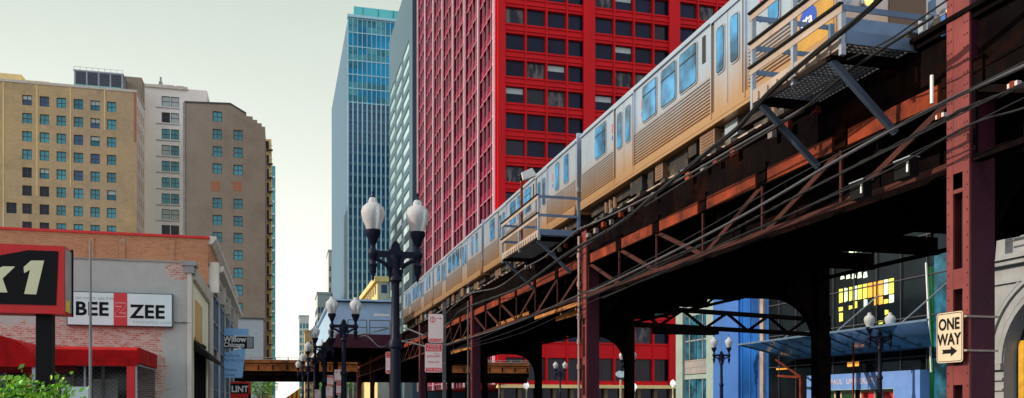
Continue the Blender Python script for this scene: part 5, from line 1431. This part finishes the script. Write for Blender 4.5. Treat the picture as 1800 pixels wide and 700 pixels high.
# signal gantry under the tracks with red lights
t = thing('signal_gantry', 'dark signal gantry with red lights spanning behind the columns', 'signal gantry', (16.2, 40, 5.2))
w = MB().use('el_dark')
p0, p1 = Vector((16.0, 38.1, 0)), Vector((28.4, 41.5, 0))
for z in (5.35, 6.15): w.bar(p0+Vector((0, 0, z)), p1+Vector((0, 0, z)), .3, .2)
n = 9
for k in range(n):
    a = p0.lerp(p1, k/n); b_ = p0.lerp(p1, (k+1)/n); w.bar(a+Vector((0, 0, 5.35 if k % 2 else 6.15)), b_+Vector((0, 0, 6.15 if k % 2 else 5.35)), .1, .12)
w.box(17.3, 20.5, 38.5, 39.2, 5.0, 5.3)
w.build('lattice_beam', t)
w = MB().use('el_dark'); w.box(28.3, 28.6, 41.3, 41.7, .13, 6.4); w.build('post', t)
for px in (1157, 1187):
    x = Xat(px, 38.0); z = Zat(530, x, 38); w = MB().use('black'); w.box(x-.16, x+.16, 37.9, 38.3, z-.35, z+.35); so = w.build('signal_head', t)
    w = MB().use('signal_on'); w.tube([(x, 37.895, z), (x, 37.86, z)], .14, 14); w.build('red_lens', so)
x = Xat(1251, 30); z = Zat(498, x, 30); o = thing('underdeck_light', 'small white light with a blue hood under the tracks', 'light', (x, 30, z))
w = MB().use('globe_on'); w.box(x-.12, x+.12, 29.9, 30.1, z-.08, z+.08); w.build('lamp', o)
w = MB().use('tower_side'); w.box(x+.2, x+.5, 29.9, 30.2, z-.1, z+.06); w.box(x+.1, x+.6, 29.85, 30.25, z-.2, z-.15); w.build('hood', o)

# ------------------------------------------------------------------ station platform and shelter, crossing tracks
t = thing('station_platform', 'station platform with railing and blue-grey windbreak wall behind the lamp posts', 'station platform', (3.9, 60, 0))
ys = 60.0; xa_, xb_ = Xat(582, 62), XL-.1; zd = Zat(588, 5, ys)
w = MB().use('el_dark'); w.box(xa_, xb_, ys, 94, zd-.25, zd); w.build('deck', t)
w = MB().use('el_shade_purple'); w.box(xa_, xb_, ys-.1, ys-.002, zd-.9, zd+.02); w.build('end_fascia', t)
w = MB().use('el_dark'); w.box(xa_-.1, xa_-.002, ys, 94, zd-.9, zd+.02); w.build('side_fascia', t)
w = MB().use('wind_blue'); w.box(Xat(584, 62), Xat(690, 62), 62, 62.12, zd, Zat(532, 5, 62)); w.box(Xat(584, 62), Xat(584, 62)+.12, 62.12, 92, zd, Zat(530, 5, 62)); w.build('windbreak_wall', t)
w = MB().use('wind_blue'); w.box(Xat(584, 62)-.2, Xat(690, 62), 61.6, 92, Zat(530, 5, 62), Zat(527, 5, 62)); w.build('shelter_roof', t)
for x0p, x1p in ((612, 645), (650, 686)):
    w = MB().use('frame_dark'); x0, x1 = Xat(x0p, ys), Xat(x1p, ys)
    for z in (zd+.5, zd+.98): w.bar((x0, ys+.1, z), (x1, ys+.1, z), .05)
    w.bar((x0, ys+.1, zd), (x0, ys+.1, zd+1.0), .05); w.bar((x1, ys+.1, zd), (x1, ys+.1, zd+1.0), .05); w.build('railing', t)
for y in (61, 75, 90):
    w = MB().use('el_dark'); w.box(xa_+.1, xa_+.4, y, y+.35, 0, zd-.25); w.build('column', t)
w = MB().use('white'); w.box(Xat(658, 60.5), Xat(684, 60.5), 60.4, 60.5, Zat(554.5, 5, 60.5), Zat(551, 5, 60.5)); w.build('light_strip', t)

t = thing('crossing_tracks', 'rusty orange elevated tracks crossing high over the far end of the street', 'elevated railway', (0, 105, 0))
w = MB().use('cross_rust'); w.box(-70, 30, 105, 105.2, 5.6, 6.75); w.box(-70, 30, 104.85, 105.0, 6.2, 6.3); w.box(-70, 30, 104.8, 105.3, 5.5, 5.6); w.use('el_dark'); w.box(-70, 30, 104.84, 104.99, 6.3, 6.42)
k = -69.5
while k < 30: w.box(k, k+.12, 104.9, 104.995, 5.6, 6.2); k += 1.6
w.build('edge_girder', t)
w = MB().use('el_dark'); w.box(-70, 30, 105.2, 113, 5.0, 6.5); w.box(-70, 30, 106, 106.4, 4.3, 5.0); w.build('deck', t)
w = MB().use('tan_steel'); w.box(-70, 30, 104.9, 105.1, 7.0, 7.06); w.box(-70, 30, 104.9, 105.1, 6.76, 6.82)
k = -69
while k < 30: w.box(k, k+.1, 104.9, 105.1, 6.75, 7.1); k += 1.4
w.build('railing', t)
for x in (-10, -4.2, 6, 22):
    w = MB().use('el_dark'); w.box(x, x+.5, 105.2, 105.7, 0, 5.0); w.build('column', t)

# trees and street-end things beneath the crossing
def tree(x, y, h, r, label, seed, n=1500):
    rnd = random.Random(seed); o = thing('tree', label, 'tree', (x, y, 0), 'street trees beyond the crossing')
    w = MB().use('bark'); w.tube([(x, y, 0), (x+.1, y, h*.4), (x, y, h*.8)], [.18, .13, .05], 8)
    tips = []
    for k in range(9):
        a = rnd.uniform(0, 6.28); z0 = h*rnd.uniform(.35, .6); p = Vector((x+r*.7*math.cos(a), y+r*.7*math.sin(a), h*rnd.uniform(.55, .9))); w.tube([(x, y, z0), ((x+p.x)/2, (y+p.y)/2, (z0+p.z)/2+.2), p], [.06, .04, .015], 5); tips.append(p)
    w.build('trunk', o); c = MB()
    for k in range(n):
        b_ = rnd.choice(tips); p = b_+Vector([rnd.gauss(0, r*.3) for _ in range(3)]); s_ = rnd.uniform(.08, .18); c.use('leaf_dark' if rnd.random() < .6 else 'leaf')
        d = Vector([rnd.gauss(0, 1) for _ in range(3)]).normalized(); q = d.orthogonal().normalized(); u = d.cross(q)
        c.poly([p, p+q*s_+u*s_*.5, p+q*2*s_, p+q*s_-u*s_*.5])
    c.build('crown', o)
tree(-2.2, 124, 5.2, 2.0, 'small green tree under the crossing tracks, left of the bright gap', 21)
tree(-6.5, 128, 6.0, 2.4, 'green tree behind the red framed sign', 22)
tree(9.0, 150, 6.2, 2.4, 'green tree far down the street behind the lamp row', 23)
o = thing('shop_awning', 'teal green shop awning low beneath the crossing tracks', 'awning', (-7, 121, 3.4))
w = MB().use('green_paint'); w.prism([(-8.8, 121, 4.5), (-8.8, 119.6, 4.1), (-8.8, 119.6, 3.8), (-8.8, 121, 3.8)], (3.8, 0, 0)); w.build('canopy', o)
yy = 118; o = thing('construction_barrier', 'yellow and red striped barrier sign at the far street end', 'barrier', (Xat(505, yy), yy, 0))
w = MB(); x0 = Xat(496, yy)
for k in range(8):
    w.use('yellow' if k % 2 else 'red_paint'); w.prism([(x0+k*.28, yy, .6+k*.2), (x0+k*.28+.28, yy, .8+k*.2), (x0+k*.28+.28, yy, 2.4+k*.2), (x0+k*.28, yy, 2.2+k*.2)], (0, .1, 0))
w.build('panel', o); w = MB().use('galv'); w.box(x0+.3, x0+.4, yy+.1, yy+.2, 0, 2.4); w.box(x0+1.8, x0+1.9, yy+.1, yy+.2, 0, 3.5); w.build('leg', o)

# ------------------------------------------------------------------ camera, light, world
cam = bpy.data.cameras.new('camera'); co = bpy.data.objects.new('camera', cam); COL.objects.link(co)
co.location = (0, 0, 1.6); co.rotation_euler = (R(90), 0, -TH)
cam.sensor_width = 36; cam.lens = 36*1550/1800; cam.shift_y = (712-350)/1800; cam.clip_end = 6000; cam.clip_start = .05
sc.camera = co
SAZ, SEL = -88, 26      # degrees clockwise from +Y, elevation
d = Vector((math.sin(R(SAZ))*math.cos(R(SEL)), math.cos(R(SAZ))*math.cos(R(SEL)), math.sin(R(SEL))))
sun = bpy.data.lights.new('sun', 'SUN'); so = bpy.data.objects.new('sun', sun); COL.objects.link(so)
sun.energy = 3.2; sun.angle = R(.5); sun.color = (1, .86, .68); so.rotation_euler = (-d).to_track_quat('-Z', 'Y').to_euler()
wd = bpy.data.worlds.new('World'); sc.world = wd; wd.use_nodes = True; nt = wd.node_tree
bg = nt.nodes['Background']; bg.inputs['Strength'].default_value = .1
sky = N(nt, 'ShaderNodeTexSky'); sky.sky_type = 'NISHITA'; sky.sun_disc = False; sky.sun_elevation = R(SEL); sky.sun_rotation = R(SAZ)
sky.air_density = 1.2; sky.dust_density = 3; sky.ozone_density = 1
tc = N(nt, 'ShaderNodeTexCoord'); s = xyz(nt, tc.outputs['Generated'])
# thin high overcast veil: pale, with brightness added behind the camera to fill the walls facing it
n1 = noise(nt, tc.outputs['Generated'], 1.4, 5, .55)
veil = mixc(nt, ramp(nt, n1, .3, .75), (5.0, 5.65, 4.95), (5.6, 6.25, 5.6))
low = ramp(nt, s[2], .42, .02)
glow = math_(nt, 'MULTIPLY', low, ramp(nt, math_(nt, 'ADD', s[1], math_(nt, 'MULTIPLY', s[0], -.25)), .72, 1.0))
veil = mixc(nt, glow, veil, (11.5, 11.2, 10.2))
back = ramp(nt, s[1], .1, -.6)
veil = mixc(nt, back, veil, (10.5, 11.2, 12.0))
cover = math_(nt, 'SUBTRACT', .96, math_(nt, 'MULTIPLY', back, .35))
L(nt, mixc(nt, cover, sky.outputs[0], veil), bg.inputs['Color'])
sc.view_settings.view_transform = 'Standard'; sc.view_settings.look = 'None'; sc.view_settings.gamma = 1
sc.view_settings.exposure = 0.3
sc.cycles.use_denoising = True
sc.cycles.max_bounces = 6; sc.cycles.transmission_bounces = 6; sc.cycles.caustics_reflective = False; sc.cycles.caustics_refractive = False
sc.cycles.sample_clamp_indirect = 4
for o in bpy.data.objects:
    if '_o' in o: del o['_o']
